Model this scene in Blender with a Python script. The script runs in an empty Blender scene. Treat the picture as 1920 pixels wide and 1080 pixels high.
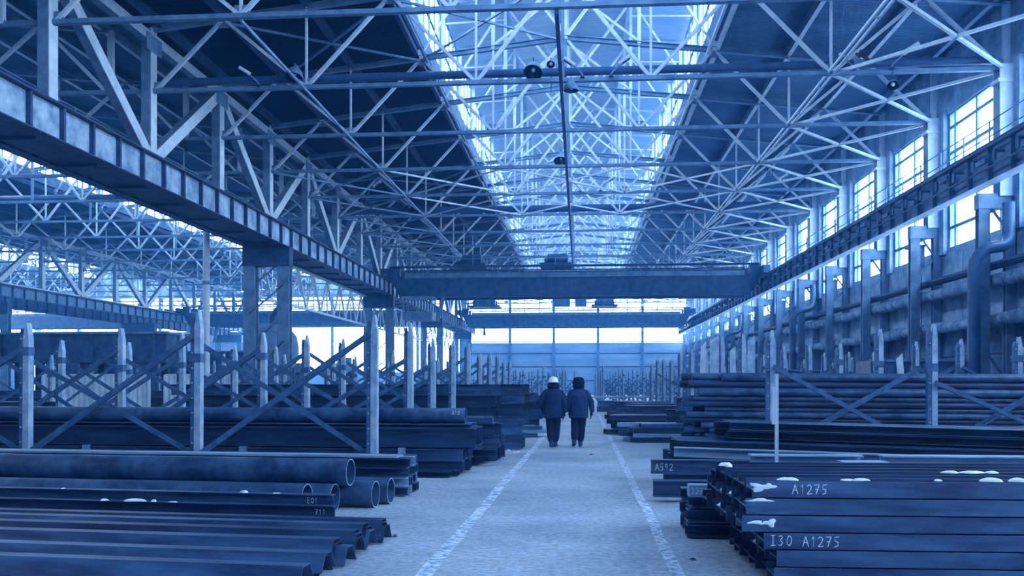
import bpy, math, random
from mathutils import Vector, Matrix
random.seed(7)
R = math.radians
sc = bpy.context.scene
col = sc.collection

# ------------------------------------------------------------------ camera, sky, exposure
F = 1650.0                       # focal length in pixels of the 1920 wide frame
EYE = 1.6
YAW = math.atan(128 / F)
cd = bpy.data.cameras.new('camera')
cam = bpy.data.objects.new('camera', cd)
col.objects.link(cam)
cam.location = (0, 0, EYE)
cam.rotation_euler = (R(90), 0, YAW)
cd.sensor_width = 36.0
cd.lens = F / 1920 * 36.0
cd.shift_y = 178 / 1920
cd.clip_start = 0.1
cd.clip_end = 600
sc.camera = cam

SKY_STRENGTH = 17.0
HAZE = 0.0022
w = bpy.data.worlds.new('overcast_sky')
sc.world = w
w.use_nodes = True
bg = w.node_tree.nodes['Background']
bg.inputs['Color'].default_value = (0.60, 0.79, 1.0, 1)
bg.inputs['Strength'].default_value = SKY_STRENGTH
sc.view_settings.view_transform = 'Standard'
sc.view_settings.look = 'None'
sc.view_settings.exposure = 0.0
sc.view_settings.gamma = 1.0
sc.cycles.max_bounces = 6
sc.cycles.diffuse_bounces = 4
sc.cycles.glossy_bounces = 2
sc.cycles.transmission_bounces = 2
sc.cycles.volume_bounces = 1
sc.cycles.transparent_max_bounces = 8
sc.cycles.caustics_reflective = False
sc.cycles.caustics_refractive = False
sc.cycles.sample_clamp_indirect = 6.0
sc.cycles.volume_step_rate = 4.0

def portal(loc, rot, sx, sy):
    """a window opening as a light portal: only tells the renderer where the sky shines in"""
    l = bpy.data.lights.new('window_portal', 'AREA')
    l.shape = 'RECTANGLE'; l.size = sx; l.size_y = sy
    l.cycles.is_portal = True
    o = bpy.data.objects.new('window_portal', l)
    o.location = loc; o.rotation_euler = rot
    col.objects.link(o)

# ------------------------------------------------------------------ tagging
ORD = ['first','second','third','fourth','fifth','sixth','seventh','eighth','ninth','tenth','eleventh','twelfth',
       'thirteenth','fourteenth','fifteenth','sixteenth','seventeenth','eighteenth','nineteenth','twentieth',
       'twenty-first','twenty-second','twenty-third','twenty-fourth']

def tag(o, label=None, cat=None, group=None, kind=None):
    if label: o['label'] = label
    if cat: o['category'] = cat
    if group: o['group'] = group
    if kind: o['kind'] = kind
    if label and len(label.replace('-', 'x').split()) > 16: print('LONG', label)
    return o

def empty(name, loc=(0, 0, 0), rz=0, parent=None):
    o = bpy.data.objects.new(name, None)
    o.empty_display_size = 0.1
    o.location = loc; o.rotation_euler = (0, 0, rz)
    col.objects.link(o)
    if parent is not None: o.parent = parent
    return o

def link(name, me, parent=None, loc=(0, 0, 0), rot=(0, 0, 0), scale=None):
    o = bpy.data.objects.new(name, me)
    o.location = loc; o.rotation_euler = rot
    if scale: o.scale = scale
    if parent is not None: o.parent = parent
    col.objects.link(o)
    return o

KIDS = {}
def copy_tree(root, loc=None):
    """a thing, its parts and their sub-parts"""
    m = {}
    def rec(o, par):
        c = o.copy(); col.objects.link(c)
        if par is not None: c.parent = par
        for ch in o.children: rec(ch, c)
        return c
    c = rec(root, None)
    if loc is not None: c.location = loc
    return c

# ------------------------------------------------------------------ mesh builder
class MB:
    def __init__(s):
        s.v = []; s.f = []; s.sm = []; s.mi = []; s.m = 0
    def add(s, vs, fs, smooth=False):
        b = len(s.v); s.v += [tuple(p) for p in vs]
        for f in fs:
            s.f.append(tuple(b + i for i in f)); s.sm.append(smooth); s.mi.append(s.m)
    def box(s, c, d, rz=0.0, M=None):
        x, y, z = d[0] / 2, d[1] / 2, d[2] / 2
        vs = [Vector((i * x, j * y, k * z)) for i in (-1, 1) for j in (-1, 1) for k in (-1, 1)]
        if rz: M = Matrix.Rotation(rz, 3, 'Z')
        if M is not None: vs = [M @ p for p in vs]
        c = Vector(c)
        s.add([p + c for p in vs], [(0,1,3,2),(4,6,7,5),(0,4,5,1),(2,3,7,6),(0,2,6,4),(1,5,7,3)])
        return s
    def frame(s, a, b, up=(0, 0, 1)):
        a = Vector(a); b = Vector(b); t = (b - a)
        L = t.length; t.normalize()
        u = Vector(up)
        if abs(t.dot(u)) > 0.98: u = Vector((0, 1, 0))
        x = t.cross(u).normalized(); y = x.cross(t).normalized()
        return a, b, t, x, y, L
    def prism(s, a, b, prof, up=(0, 0, 1), smooth=False, caps=True):
        """sweep a closed profile [(x,y)..] from a to b; x is sideways, y is up"""
        a, b, t, x, y, L = s.frame(a, b, up)
        n = len(prof)
        vs = [a + x * p[0] + y * p[1] for p in prof] + [b + x * p[0] + y * p[1] for p in prof]
        fs = [(i, (i + 1) % n, n + (i + 1) % n, n + i) for i in range(n)]
        s.add(vs, fs, smooth)
        if caps:
            s.add(vs[:n], [tuple(range(n - 1, -1, -1))]); s.add(vs[n:], [tuple(range(n))])
        return s
    def bar(s, a, b, w, h, up=(0, 0, 1)):
        w /= 2; h /= 2
        return s.prism(a, b, [(-w, -h), (w, -h), (w, h), (-w, h)], up)
    def ibar(s, a, b, w, h, t, up=(0, 0, 1)):
        return s.prism(a, b, P_I(w, h, t), up)
    def tube(s, a, b, r, n=8, r2=None, caps=True):
        a, b, t, x, y, L = s.frame(a, b)
        r2 = r if r2 is None else r2
        cs = [(math.cos(2 * math.pi * i / n), math.sin(2 * math.pi * i / n)) for i in range(n)]
        vs = [a + (x * c + y * d) * r for c, d in cs] + [b + (x * c + y * d) * r2 for c, d in cs]
        s.add(vs, [(i, (i + 1) % n, n + (i + 1) % n, n + i) for i in range(n)], True)
        if caps:
            s.add(vs[:n], [tuple(range(n - 1, -1, -1))]); s.add(vs[n:], [tuple(range(n))])
        return s
    def path(s, pts, r, n=8, caps=True):
        """a round tube through points"""
        P = [Vector(p) for p in pts]; rings = []
        px = None
        for i, p in enumerate(P):
            t = (P[min(i + 1, len(P) - 1)] - P[max(i - 1, 0)]).normalized()
            if px is None:
                u = Vector((0, 0, 1)) if abs(t.z) < 0.9 else Vector((0, 1, 0))
                px = t.cross(u).normalized()
            px = (px - t * px.dot(t)).normalized()
            py = px.cross(t).normalized()
            rr = r[i] if isinstance(r, (list, tuple)) else r
            rings.append([p + (px * math.cos(2*math.pi*k/n) + py * math.sin(2*math.pi*k/n)) * rr for k in range(n)])
        vs = [q for g in rings for q in g]; fs = []
        for i in range(len(P) - 1):
            for k in range(n):
                fs.append((i*n+k, i*n+(k+1)%n, (i+1)*n+(k+1)%n, (i+1)*n+k))
        s.add(vs, fs, True)
        if caps:
            s.add(rings[0], [tuple(range(n - 1, -1, -1))]); s.add(rings[-1], [tuple(range(n))])
        return s
    def lathe(s, c, prof, n=16, axis='Z'):
        """revolve [(r,z)..] about a vertical axis through c"""
        c = Vector(c); vs = []
        for r, z in prof:
            for k in range(n):
                a = 2 * math.pi * k / n
                p = Vector((r * math.cos(a), r * math.sin(a), z))
                if axis == 'X': p = Vector((p.z, p.x, p.y))
                if axis == 'Y': p = Vector((p.x, p.z, p.y))
                vs.append(c + p)
        fs = []
        for i in range(len(prof) - 1):
            for k in range(n):
                fs.append((i*n+k, i*n+(k+1)%n, (i+1)*n+(k+1)%n, (i+1)*n+k))
        s.add(vs, fs, True)
        return s
    def mesh(s, name, *mats):
        me = bpy.data.meshes.new(name)
        me.from_pydata(s.v, [], s.f)
        for m in mats: me.materials.append(m)
        me.polygons.foreach_set('use_smooth', s.sm)
        if len(mats) > 1: me.polygons.foreach_set('material_index', s.mi)
        me.update()
        return me
    def build(s, name, mat, parent=None, loc=(0, 0, 0), rot=(0, 0, 0)):
        mats = mat if isinstance(mat, (list, tuple)) else (mat,)
        return link(name, s.mesh(name, *mats), parent, loc, rot)

def P_I(w, h, t):
    w /= 2; h /= 2; q = t / 2
    return [(-w,-h),(w,-h),(w,-h+t),(q,-h+t),(q,h-t),(w,h-t),(w,h),(-w,h),(-w,h-t),(-q,h-t),(-q,-h+t),(-w,-h+t)]
def P_C(w, h, t, side=1):      # channel, web on one side
    p = [(0,0),(w,0),(w,t),(t,t),(t,h-t),(w,h-t),(w,h),(0,h)]
    p = [(x - w/2, y - h/2) for x, y in p]
    return p if side > 0 else [(-x, y) for x, y in reversed(p)]
def P_L(w, h, t):
    return [(0,0),(w,0),(w,t),(t,t),(t,h),(0,h)]
def P_hat(wt, wb, h, t, lip):  # open trough section, closed side up
    a = wt / 2; b = wb / 2
    return [(-b-lip,0),(-b,0),(-a,h-t),(a,h-t),(b,0),(b+lip,0),(b+lip,t),(b+t*.6,t),(a+t*.5,h),(-a-t*.5,h),(-b-t*.6,t),(-b-lip,t)]
def P_circ(r, n=12):
    return [(r*math.cos(2*math.pi*i/n), r*math.sin(2*math.pi*i/n)) for i in range(n)]

# ------------------------------------------------------------------ materials
TONES = ((0, .03, .20), (.03, .04, .24), (.12, .14, .43), (.30, .31, .60), (.45, .47, .71), (.6, .66, .82), (.9, .94, .97), (2, 1, 1))
def tone(c):
    """dark paints and scale in this hall are strongly blue, pale ones nearly neutral"""
    L = sum(c) / 3; b = max(c)
    for (l0, r0, g0), (l1, r1, g1) in zip(TONES[:-1], TONES[1:]):
        if L <= l1:
            k = (L - l0) / (l1 - l0); b2 = b * (1.15 if L < .2 else 1.0)
            return (b2 * (r0 + (r1-r0)*k), b2 * (g0 + (g1-g0)*k), b2)
    return c
def mat(name, c1, c2=None, rough=0.6, metal=0.0, scale=3.0, bump=0.0, stretch=None, streak=None, spec=0.3, detail=4):
    c1 = tone(c1); c2 = tone(c2) if c2 else None
    m = bpy.data.materials.new(name); m.use_nodes = True
    nt = m.node_tree; b = nt.nodes['Principled BSDF']
    b.inputs['Roughness'].default_value = rough
    b.inputs['Metallic'].default_value = metal
    b.inputs['Specular IOR Level'].default_value = spec
    if c2 is None:
        b.inputs['Base Color'].default_value = (*c1, 1); return m
    tc = nt.nodes.new('ShaderNodeTexCoord'); mp = nt.nodes.new('ShaderNodeMapping')
    if stretch: mp.inputs['Scale'].default_value = stretch
    nt.links.new(tc.outputs['Object'], mp.inputs['Vector'])
    oi = nt.nodes.new('ShaderNodeObjectInfo')
    ad = nt.nodes.new('ShaderNodeVectorMath'); ad.operation = 'ADD'
    ml = nt.nodes.new('ShaderNodeMath'); ml.operation = 'MULTIPLY'; ml.inputs[1].default_value = 37
    nt.links.new(oi.outputs['Random'], ml.inputs[0])
    nt.links.new(mp.outputs['Vector'], ad.inputs[0]); nt.links.new(ml.outputs[0], ad.inputs[1])
    no = nt.nodes.new('ShaderNodeTexNoise'); no.inputs['Scale'].default_value = scale; no.inputs['Detail'].default_value = detail
    no.inputs['Roughness'].default_value = 0.65
    nt.links.new(ad.outputs[0], no.inputs['Vector'])
    cr = nt.nodes.new('ShaderNodeValToRGB')
    cr.color_ramp.elements[0].position = 0.35; cr.color_ramp.elements[0].color = (*c1, 1)
    cr.color_ramp.elements[1].position = 0.68; cr.color_ramp.elements[1].color = (*c2, 1)
    nt.links.new(no.outputs['Fac'], cr.inputs['Fac'])
    nt.links.new(cr.outputs['Color'], b.inputs['Base Color'])
    if bump:
        bp = nt.nodes.new('ShaderNodeBump'); bp.inputs['Strength'].default_value = bump; bp.inputs['Distance'].default_value = 0.02
        nt.links.new(no.outputs['Fac'], bp.inputs['Height']); nt.links.new(bp.outputs['Normal'], b.inputs['Normal'])
    return m

def corrugated(name, c1, c2, period):
    """sheeting whose ribs run down the slope"""
    m = mat(name, c1, c2, rough=0.8, scale=0.6, stretch=(0.6, 1, 1), spec=.08)
    nt = m.node_tree; b = nt.nodes['Principled BSDF']
    tc = nt.nodes.new('ShaderNodeTexCoord'); wv = nt.nodes.new('ShaderNodeTexWave')
    wv.bands_direction = 'Y'; wv.inputs['Scale'].default_value = 0.314 / period
    nt.links.new(tc.outputs['Object'], wv.inputs['Vector'])
    bp = nt.nodes.new('ShaderNodeBump'); bp.inputs['Strength'].default_value = 0.8; bp.inputs['Distance'].default_value = 0.05
    nt.links.new(wv.outputs['Fac'], bp.inputs['Height']); nt.links.new(bp.outputs['Normal'], b.inputs['Normal'])
    return m

M = {}
M['steel_light'] = mat('painted_light_steel', (.50,.56,.64), (.66,.72,.80), rough=.55, scale=2.5)
M['steel_mid'] = mat('painted_grey_steel', (.16,.20,.27), (.27,.33,.42), rough=.55, scale=2.0)
M['steel_dark'] = mat('dark_steel', (.035,.05,.08), (.08,.11,.16), rough=.6, scale=2.0)
M['stiff_pale'] = mat('pale_girder_web', (.22,.28,.36), (.50,.57,.66), rough=.6, scale=1.6)
M['rack'] = mat('rack_paint', (.30,.36,.48), (.50,.57,.70), rough=.5, scale=5)
M['rack_dark'] = mat('rack_rust_side', (.08,.11,.18), (.17,.22,.32), rough=.6, scale=6)
M['stock'] = mat('dark_rolled_steel', (.010,.019,.042), (.058,.088,.145), rough=.42, scale=2.2, stretch=(.5,3,3), spec=.5)
M['stock2'] = mat('grey_rolled_steel', (.024,.043,.085), (.115,.16,.24), rough=.42, scale=2.2, stretch=(.5,3,3), spec=.5)
M['stock3'] = mat('pale_rolled_steel', (.24,.31,.42), (.42,.50,.60), rough=.45, scale=2.2, stretch=(.5,3,3), spec=.5)
M['pipe'] = mat('scaled_pipe_steel', (.022,.038,.078), (.14,.19,.28), rough=.38, scale=3.0, spec=.5, detail=6)
M['pipe_edge'] = mat('cut_pipe_edge', (.35,.42,.52))
M['roof_shaded'] = corrugated('shaded_roof_sheeting', (.018,.028,.045), (.032,.046,.07), .12)  # roof sheeting with the shade of the left slope put into its colour
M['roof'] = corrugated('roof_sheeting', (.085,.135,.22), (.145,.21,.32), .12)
M['lantern_roof'] = corrugated('lantern_roof_sheeting', (.55,.62,.70), (.70,.76,.82), .25)
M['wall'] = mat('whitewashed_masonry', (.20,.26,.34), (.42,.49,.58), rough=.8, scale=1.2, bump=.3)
M['panel'] = mat('far_wall_panel', (.30,.38,.48), (.46,.54,.64), rough=.8, scale=.5, stretch=(.3,1,2))
M['white'] = mat('white_window_frame', (.52,.60,.70), (.66,.73,.82), rough=.5, scale=2)
M['lag'] = mat('torn_pipe_lagging', (.09,.12,.18), (.36,.43,.52), rough=.85, scale=2.4, bump=.8, detail=7)
M['duct'] = mat('dark_duct_paint', (.05,.075,.13), (.08,.12,.19), rough=.45, scale=2)
M['wall_low'] = mat('dark_lower_wall', (.05,.07,.11), (.20,.26,.34), rough=.8, scale=1.0, bump=.3)
M['win_bar'] = mat('window_bar_paint', (.22,.28,.36), (.34,.41,.50), rough=.5, scale=2)
M['dark_glass'] = mat('dark_lamp_inside', (.02,.03,.05), rough=.3)
M['black'] = mat('black_gap', (.01,.014,.025))
M['snow'] = mat('snow', (.86,.90,.95), (.80,.85,.92), rough=.8, scale=8)
M['chalk'] = mat('chalk', (.75,.80,.88))
M['cable'] = mat('dark_cable', (.03,.04,.07))
M['machine'] = mat('machine_paint', (.05,.07,.11), (.12,.16,.23), rough=.5, scale=2)
M['wood'] = mat('weathered_timber', (.20,.25,.34), (.36,.43,.53), rough=.8, scale=3, stretch=(4,4,.6))

def glass():
    m = bpy.data.materials.new('window_glass'); m.use_nodes = True
    nt = m.node_tree; nt.nodes.clear()
    o = nt.nodes.new('ShaderNodeOutputMaterial'); mx = nt.nodes.new('ShaderNodeMixShader')
    t = nt.nodes.new('ShaderNodeBsdfTransparent'); t.inputs['Color'].default_value = (.90,.95,1,1)
    g = nt.nodes.new('ShaderNodeBsdfGlossy'); g.inputs['Roughness'].default_value = .15
    mx.inputs['Fac'].default_value = .06
    nt.links.new(t.outputs[0], mx.inputs[1]); nt.links.new(g.outputs[0], mx.inputs[2]); nt.links.new(mx.outputs[0], o.inputs['Surface'])
    return m
M['glass'] = glass()

def floor_mat():
    m = bpy.data.materials.new('worn_concrete'); m.use_nodes = True
    nt = m.node_tree; b = nt.nodes['Principled BSDF']
    b.inputs['Roughness'].default_value = .62; b.inputs['Specular IOR Level'].default_value = .35
    tc = nt.nodes.new('ShaderNodeTexCoord')
    def noise(s, d=5, st=(1, 1, 1)):
        mp = nt.nodes.new('ShaderNodeMapping'); mp.inputs['Scale'].default_value = st
        n = nt.nodes.new('ShaderNodeTexNoise'); n.inputs['Scale'].default_value = s; n.inputs['Detail'].default_value = d
        n.inputs['Roughness'].default_value = .7
        nt.links.new(tc.outputs['Object'], mp.inputs[0]); nt.links.new(mp.outputs[0], n.inputs['Vector']); return n
    def ramp(n, p0, c0, p1, c1):
        r = nt.nodes.new('ShaderNodeValToRGB'); e = r.color_ramp.elements
        e[0].position = p0; e[0].color = (*c0, 1); e[1].position = p1; e[1].color = (*c1, 1)
        nt.links.new(n.outputs['Fac'], r.inputs['Fac']); return r
    big = ramp(noise(.45, 6, (.7, 1, 1)), .32, (.26,.33,.43), .66, (.53,.62,.71))
    fine = ramp(noise(14, 10), .38, (.45,.49,.55), .58, (1,1,1))
    mx = nt.nodes.new('ShaderNodeMix'); mx.data_type = 'RGBA'; mx.blend_type = 'MULTIPLY'; mx.inputs[0].default_value = .8
    nt.links.new(big.outputs[0], mx.inputs[6]); nt.links.new(fine.outputs[0], mx.inputs[7])
    nt.links.new(mx.outputs[2], b.inputs['Base Color'])
    bp = nt.nodes.new('ShaderNodeBump'); bp.inputs['Strength'].default_value = .35; bp.inputs['Distance'].default_value = .01
    n3 = noise(22, 6); nt.links.new(n3.outputs['Fac'], bp.inputs['Height']); nt.links.new(bp.outputs[0], b.inputs['Normal'])
    return m
M['floor'] = floor_mat()

def paint_mat():
    m = mat('worn_floor_paint', (.28,.36,.46), (.78,.83,.90), rough=.6, scale=11, detail=8)
    r = [n for n in m.node_tree.nodes if n.type == 'VALTORGB'][0]
    r.color_ramp.elements[0].position = .40; r.color_ramp.elements[1].position = .60
    return m
M['paint'] = paint_mat()
# ------------------------------------------------------------------ setting: dimensions (metres)
Y0, YE = -17.7, 120.3            # hall from behind the camera to the far wall
CX = -0.6                        # ridge line of the main hall
HS = 14.65                       # half span of a truss
PITCH = 30.8                     # distance between hall axes
NT = [24.3 + 6 * n for n in range(-7, 17)]     # truss positions
ZB, ZE_, ZA = 12.0, 14.2, 15.8   # bottom chord, end and apex of the top chord
def ztop(x): return ZA - (ZA - ZE_) * abs(x) / HS   # x from the hall axis
XW = 14.35                       # inner face of the right wall
LANT0, LANT1, LANTC = 16.2, 19.95, 20.75
HALLS = [0, -PITCH, -2 * PITCH]
XL = CX - 2 * PITCH - HS - 1.0   # far left wall
WBOT, WTOP = 6.8, 12.15          # side windows

# floor
f = MB(); f.box(((XL + XW) / 2, (Y0 + YE) / 2, -.15), (XW - XL + 1, YE - Y0 + 1, .3))
tag(f.build('floor', M['floor']), 'worn pale concrete floor of the hall with scuffs and stains', kind='structure')
g = MB()
g.box(((XL+XW)/2, (Y0+YE)/2, -.4), (400, 420, .1))
tag(g.build('ground', M['snow']), 'snow covered ground outside the hall', kind='structure')

def stripe(x0, y0, x1, y1, w):
    b = MB(); n = 60; random.seed(int(x0 * 10) + 50)
    vs = []; fs = []
    for i in range(n + 1):
        t = i / n; x = x0 + (x1 - x0) * t; y = y0 + (y1 - y0) * t
        j = random.uniform(-.012, .012)
        vs += [(x - w / 2 + j, y, .004), (x + w / 2 + j + random.uniform(-.008, .008), y, .004)]
        if i: k = 2 * i; fs.append((k - 2, k - 1, k + 1, k))
    b.add(vs, fs)
    return b
s = stripe(-1.36, 1.0, -1.05, 29, .14).build('floor_stripe', M['paint'])
tag(s, 'worn white painted line on the floor at the left edge of the aisle', 'floor marking')
s = stripe(.80, 1.0, .93, 46, .115).build('floor_stripe', M['paint'])
tag(s, 'worn white painted line on the floor at the right edge of the aisle', 'floor marking')

# roofs ---------------------------------------------------------------------
def ceiling(h, ox):
    cx = CX + ox
    root = tag(empty('ceiling', (cx, 0, 0)), ['corrugated roof of the main hall with purlins and open lantern', 'roof of the neighbouring hall seen under the crane girder', 'roof of the farthest hall at the left'][h], kind='structure')
    L = YE - Y0; ym = (Y0 + YE) / 2
    for sgn in (-1, 1):
        xa, xb = 6.0 * sgn, (HS + .78) * sgn
        za, zb = ztop(6) + .36, ztop(HS + .78) + .36
        b = MB()
        b.add([(xa,Y0,za),(xb,Y0,zb),(xb,YE,zb),(xa,YE,za),(xa,Y0,za+.15),(xb,Y0,zb+.15),(xb,YE,zb+.15),(xa,YE,za+.15)],
              [(0,1,2,3),(4,7,6,5),(0,4,5,1),(3,2,6,7),(0,3,7,4),(1,5,6,2)])
        b.build('roof_deck', M['roof_shaded'] if sgn < 0 else M['roof'], root)  # left slope painted darker, as it gets little light
        # lantern curb
        c = MB(); c.box((xa - .06*sgn, ym, (za + LANT0) / 2), (.12, L, LANT0 - za))
        c.build('lantern_curb', M['steel_mid'], root)
        for k, x in enumerate((6.15, 9.0, 12.0, 14.3)):
            p = MB(); z = ztop(x) + .18
            p.ibar((x * sgn, Y0, z), (x * sgn, YE, z), .16, .36, .02)
            p.build('purlin', M['steel_mid'] if sgn > 0 else M['steel_dark'], root)  # left purlins darkened along with their shaded slope
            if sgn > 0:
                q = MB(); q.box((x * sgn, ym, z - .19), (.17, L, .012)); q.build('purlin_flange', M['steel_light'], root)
        # lantern roof, one slab per bay and side so the joints show
        x1, z1, z2 = 6.35 * sgn, LANT1 + .15, LANTC
        for i in range(len(NT)):
            y0 = NT[i] - 3 if i else Y0; y0 = max(y0, Y0)
            y1 = NT[i] + 3 if i < len(NT) - 1 else YE
            if h and y1 < 20: continue
            for (u0, u1) in ((0, 3.0), (3.03, 6.35)):
                b = MB(); zz = lambda u: z2 + (z1 - z2) * u / 6.35
                a0, a1 = u0 * sgn, u1 * sgn
                b.add([(a0,y0,zz(u0)),(a1,y0,zz(u1)),(a1,y1-.05,zz(u1)),(a0,y1-.05,zz(u0)),
                       (a0,y0,zz(u0)+.12),(a1,y0,zz(u1)+.12),(a1,y1-.05,zz(u1)+.12),(a0,y1-.05,zz(u0)+.12)],
                      [(0,1,2,3),(4,7,6,5),(0,4,5,1),(3,2,6,7),(0,3,7,4),(1,5,6,2)])
                b.build('roof_panel', M['lantern_roof'], root)
    for x in (-3, 0, 3):
        p = MB(); p.bar((x, Y0, LANTC - .06 - .1 * abs(x)/3*2), (x, YE, LANTC - .06 - .1*abs(x)/3*2), .14, .26)
        p.build('lantern_purlin', M['steel_light'], root)
    c = MB(); c.box((0, ym, LANTC + .35), (13.4, L, .04)); c.build('roof_cover', M['steel_dark'], root)
    return root
for h, ox in enumerate(HALLS): ceiling(h, ox)

WN = [0]
def window_name():
    WN[0] += 1; return 'window_%d' % WN[0]
pane_cache = {}
def pane_mesh(w, h, ax):
    k = (round(w, 3), round(h, 3), ax)
    if k not in pane_cache:
        b = MB(); b.box((0, 0, 0), (.012, w, h) if ax == 'Y' else (w, .012, h)); pane_cache[k] = b.mesh('pane', M['glass'])
    return pane_cache[k]
frame_cache = {}
def window(loc, us, vs, ax, bar, single, label, drop=(), fm='white'):
    """a glazed frame; us / vs are the bar positions along the wall and up it"""
    key = (fm, tuple(round(u,3) for u in us), tuple(round(v,3) for v in vs), ax, bar)
    root = tag(empty(window_name(), loc), label, kind='structure')
    fr = key
    if fr not in frame_cache:
        # one connected grid of bars
        b = MB()
        def bx(u0, u1, v0, v1, d):
            c = ((u0+u1)/2, (v0+v1)/2)
            if ax == 'Y': b.box((0, c[0], c[1]), (d, u1-u0, v1-v0))
            else: b.box((c[0], 0, c[1]), (u1-u0, d, v1-v0))
        me_v = []; me_h = []
        for i, u in enumerate(us):
            b = MB(); t = bar * (1.6 if i in (0, len(us)-1) else 1); bx(-t/2, t/2, vs[0], vs[-1], .09); me_v.append((u, b.mesh('mullion', M[fm])))
        for i, v in enumerate(vs):
            b = MB(); t = bar * (1.6 if i in (0, len(vs)-1) else 1); bx(us[0], us[-1], -t/2, t/2, .07); me_h.append((v, b.mesh('transom', M[fm])))
        frame_cache[fr] = (me_v, me_h)
    me_v, me_h = frame_cache[fr]
    for u, me in me_v: link('mullion', me, root, (0, u, 0) if ax == 'Y' else (u, 0, 0))
    for v, me in me_h: link('transom', me, root, (0, 0, v))
    if single:
        for i in range(len(us)-1):
            for j in range(len(vs)-1):
                if (i, j) in drop: continue
                u = (us[i]+us[i+1])/2; v = (vs[j]+vs[j+1])/2
                link('pane', pane_mesh(us[i+1]-us[i], vs[j+1]-vs[j], ax), root, (0, u, v) if ax == 'Y' else (u, 0, v))
    else:
        link('glass', pane_mesh(us[-1]-us[0], vs[-1]-vs[0], ax), root, (0, (us[0]+us[-1])/2, (vs[0]+vs[-1])/2) if ax == 'Y' else ((us[0]+us[-1])/2, 0, (vs[0]+vs[-1])/2))
    return root

# right wall -----------------------------------------------------------------
wr = tag(empty('wall_right', (XW, 0, 0)), 'whitewashed right side wall under and between the tall windows', kind='structure')
L = YE - Y0; ym = (Y0 + YE) / 2
b = MB(); b.box((.15, ym, 14.0), (.3, L, 14.9 - 12.15 - .9 + 1.9)); b.build('upper_wall', M['wall'], wr)
b = MB(); b.box((.28, ym, 3.3), (.3, L, 6.6)); b.build('backing', M['wall'], wr)
# masonry panels below the sills, laid in rows with recessed joints
for i, y in enumerate(NT):
    if y < 18: continue
    if i + 1 >= len(NT): break
    near = y < 80
    rows = [0, 1.3, 2.6, 3.9, 5.3, 6.72] if near else [0, 6.72]
    cols = [0, 2, 4, 5.96] if near else [0, 5.96]
    for a in range(len(rows)-1):
        for c in range(len(cols)-1):
            b = MB(); d = .25 + random.uniform(0, .03)
            b.box((.13 - d/2 + .12, y + (cols[c]+cols[c+1])/2 + .02, (rows[a]+rows[a+1])/2), (d, cols[c+1]-cols[c]-.05, rows[a+1]-rows[a]-.05))
            b.build('wall_panel', M['wall'] if rows[a] >= 3.9 else M['wall_low'], wr)  # lower panel rows take the darker wall colour
for i, y in enumerate(NT):
    if y < 12: continue
    b = MB(); b.box((.1, y, (WBOT-.1+WTOP)/2 + .05), (.5, 1.15, WTOP - WBOT + .3)); b.build('pier', M['wall'], wr)
for i in range(len(NT)-1):
    y = NT[i]
    y0, y1 = .6, 5.4
    us = [y0, y0+.55, y0+2.4, y0+4.25, y1]
    vs = [0, .85, 2.35, 3.1, 3.75, 4.75, WTOP - WBOT]
    n = i - 7
    if y < 10:
        lab = 'side window behind the view in the right wall'
    else:
        lab = 'tall white framed side window, %s from the camera in the right wall' % ORD[max(0, i-4)]
    window((XW+.1, y, WBOT), us, vs, 'Y', .12, 20 < y < 75, lab, fm='win_bar')
portal((XW + .6, ym, (WBOT+WTOP)/2), (0, R(90), 0), WTOP-WBOT+.4, L)

# left wall of the farthest hall, and the wall behind the camera
wl = tag(empty('wall_left', (XL, 0, 0)), 'far left side wall of the third hall', kind='structure')
b = MB(); b.box((-.15, ym, 3.4), (.3, L, 6.8)); b.build('lower_wall', M['wall'], wl)
b = MB(); b.box((-.15, ym, 13.4), (.3, L, 2.6)); b.build('upper_wall', M['wall'], wl)
for i in range(0, len(NT)-1, 2):
    if NT[i] < 50: 
        b = MB(); b.box((-.15, NT[i]+6, (WBOT+WTOP)/2), (.3, 12, WTOP-WBOT+.2)); b.build('infill', M['wall'], wl); continue
    window((XL, NT[i], WBOT), [0,2,4,6,8,10,12], [0,1.3,2.65,4,WTOP-WBOT], 'Y', .1, False, 'far left side window of the third hall, %s from the far wall' % ORD[(len(NT)-1-i)//2])
portal((XL - .6, 85, (WBOT+WTOP)/2), (0, R(-90), 0), WTOP-WBOT, 70)
wb = MB(); wb.box(((XL+XW)/2, Y0-.15, 8), (XW-XL+1, .3, 16)); tag(wb.build('wall_front', M['wall']), 'wall behind the camera', kind='structure')

# far end wall -----------------------------------------------------------------
we = tag(empty('wall_back', (0, YE, 0)), 'far end wall of the hall with wide panels under a band of windows', kind='structure')
def endbay(x0, x1, zlo, zhi, n, hall):
    # wall panels below the band
    b = MB(); b.box(((x0+x1)/2, .35, (zlo-.1)/2), (x1-x0+.4, .2, zlo-.1)); b.build('backing', M['steel_dark'], we)
    z = 0; rows = [0, 1.9, 3.8, 5.6, zlo-.1] if zlo > 6 else [0, zlo-.1]
    for a in range(len(rows)-1):
        b = MB(); b.box(((x0+x1)/2, .15, (rows[a]+rows[a+1])/2), (x1-x0-.1, .3, rows[a+1]-rows[a]-.14)); b.build('wall_panel', M['panel'], we)
    nn = 3; us = [ (x1-x0)*k/nn for k in range(nn+1)]
    nv = max(2, round((zhi-zlo)/1.05)); vs = [(zhi-zlo)*k/nv for k in range(nv+1)]
    window((x0, YE+.05, zlo), us, vs, 'X', .09, hall == 0, 'window in the far wall of the %s, %s from its right corner' % (['main hall','middle hall','third hall'][hall], ORD[n]))
    b = MB(); b.box((x1, 0, (zhi)/2), (.35, .5, zhi)); b.build('pilaster', M['steel_mid'], we)
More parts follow.
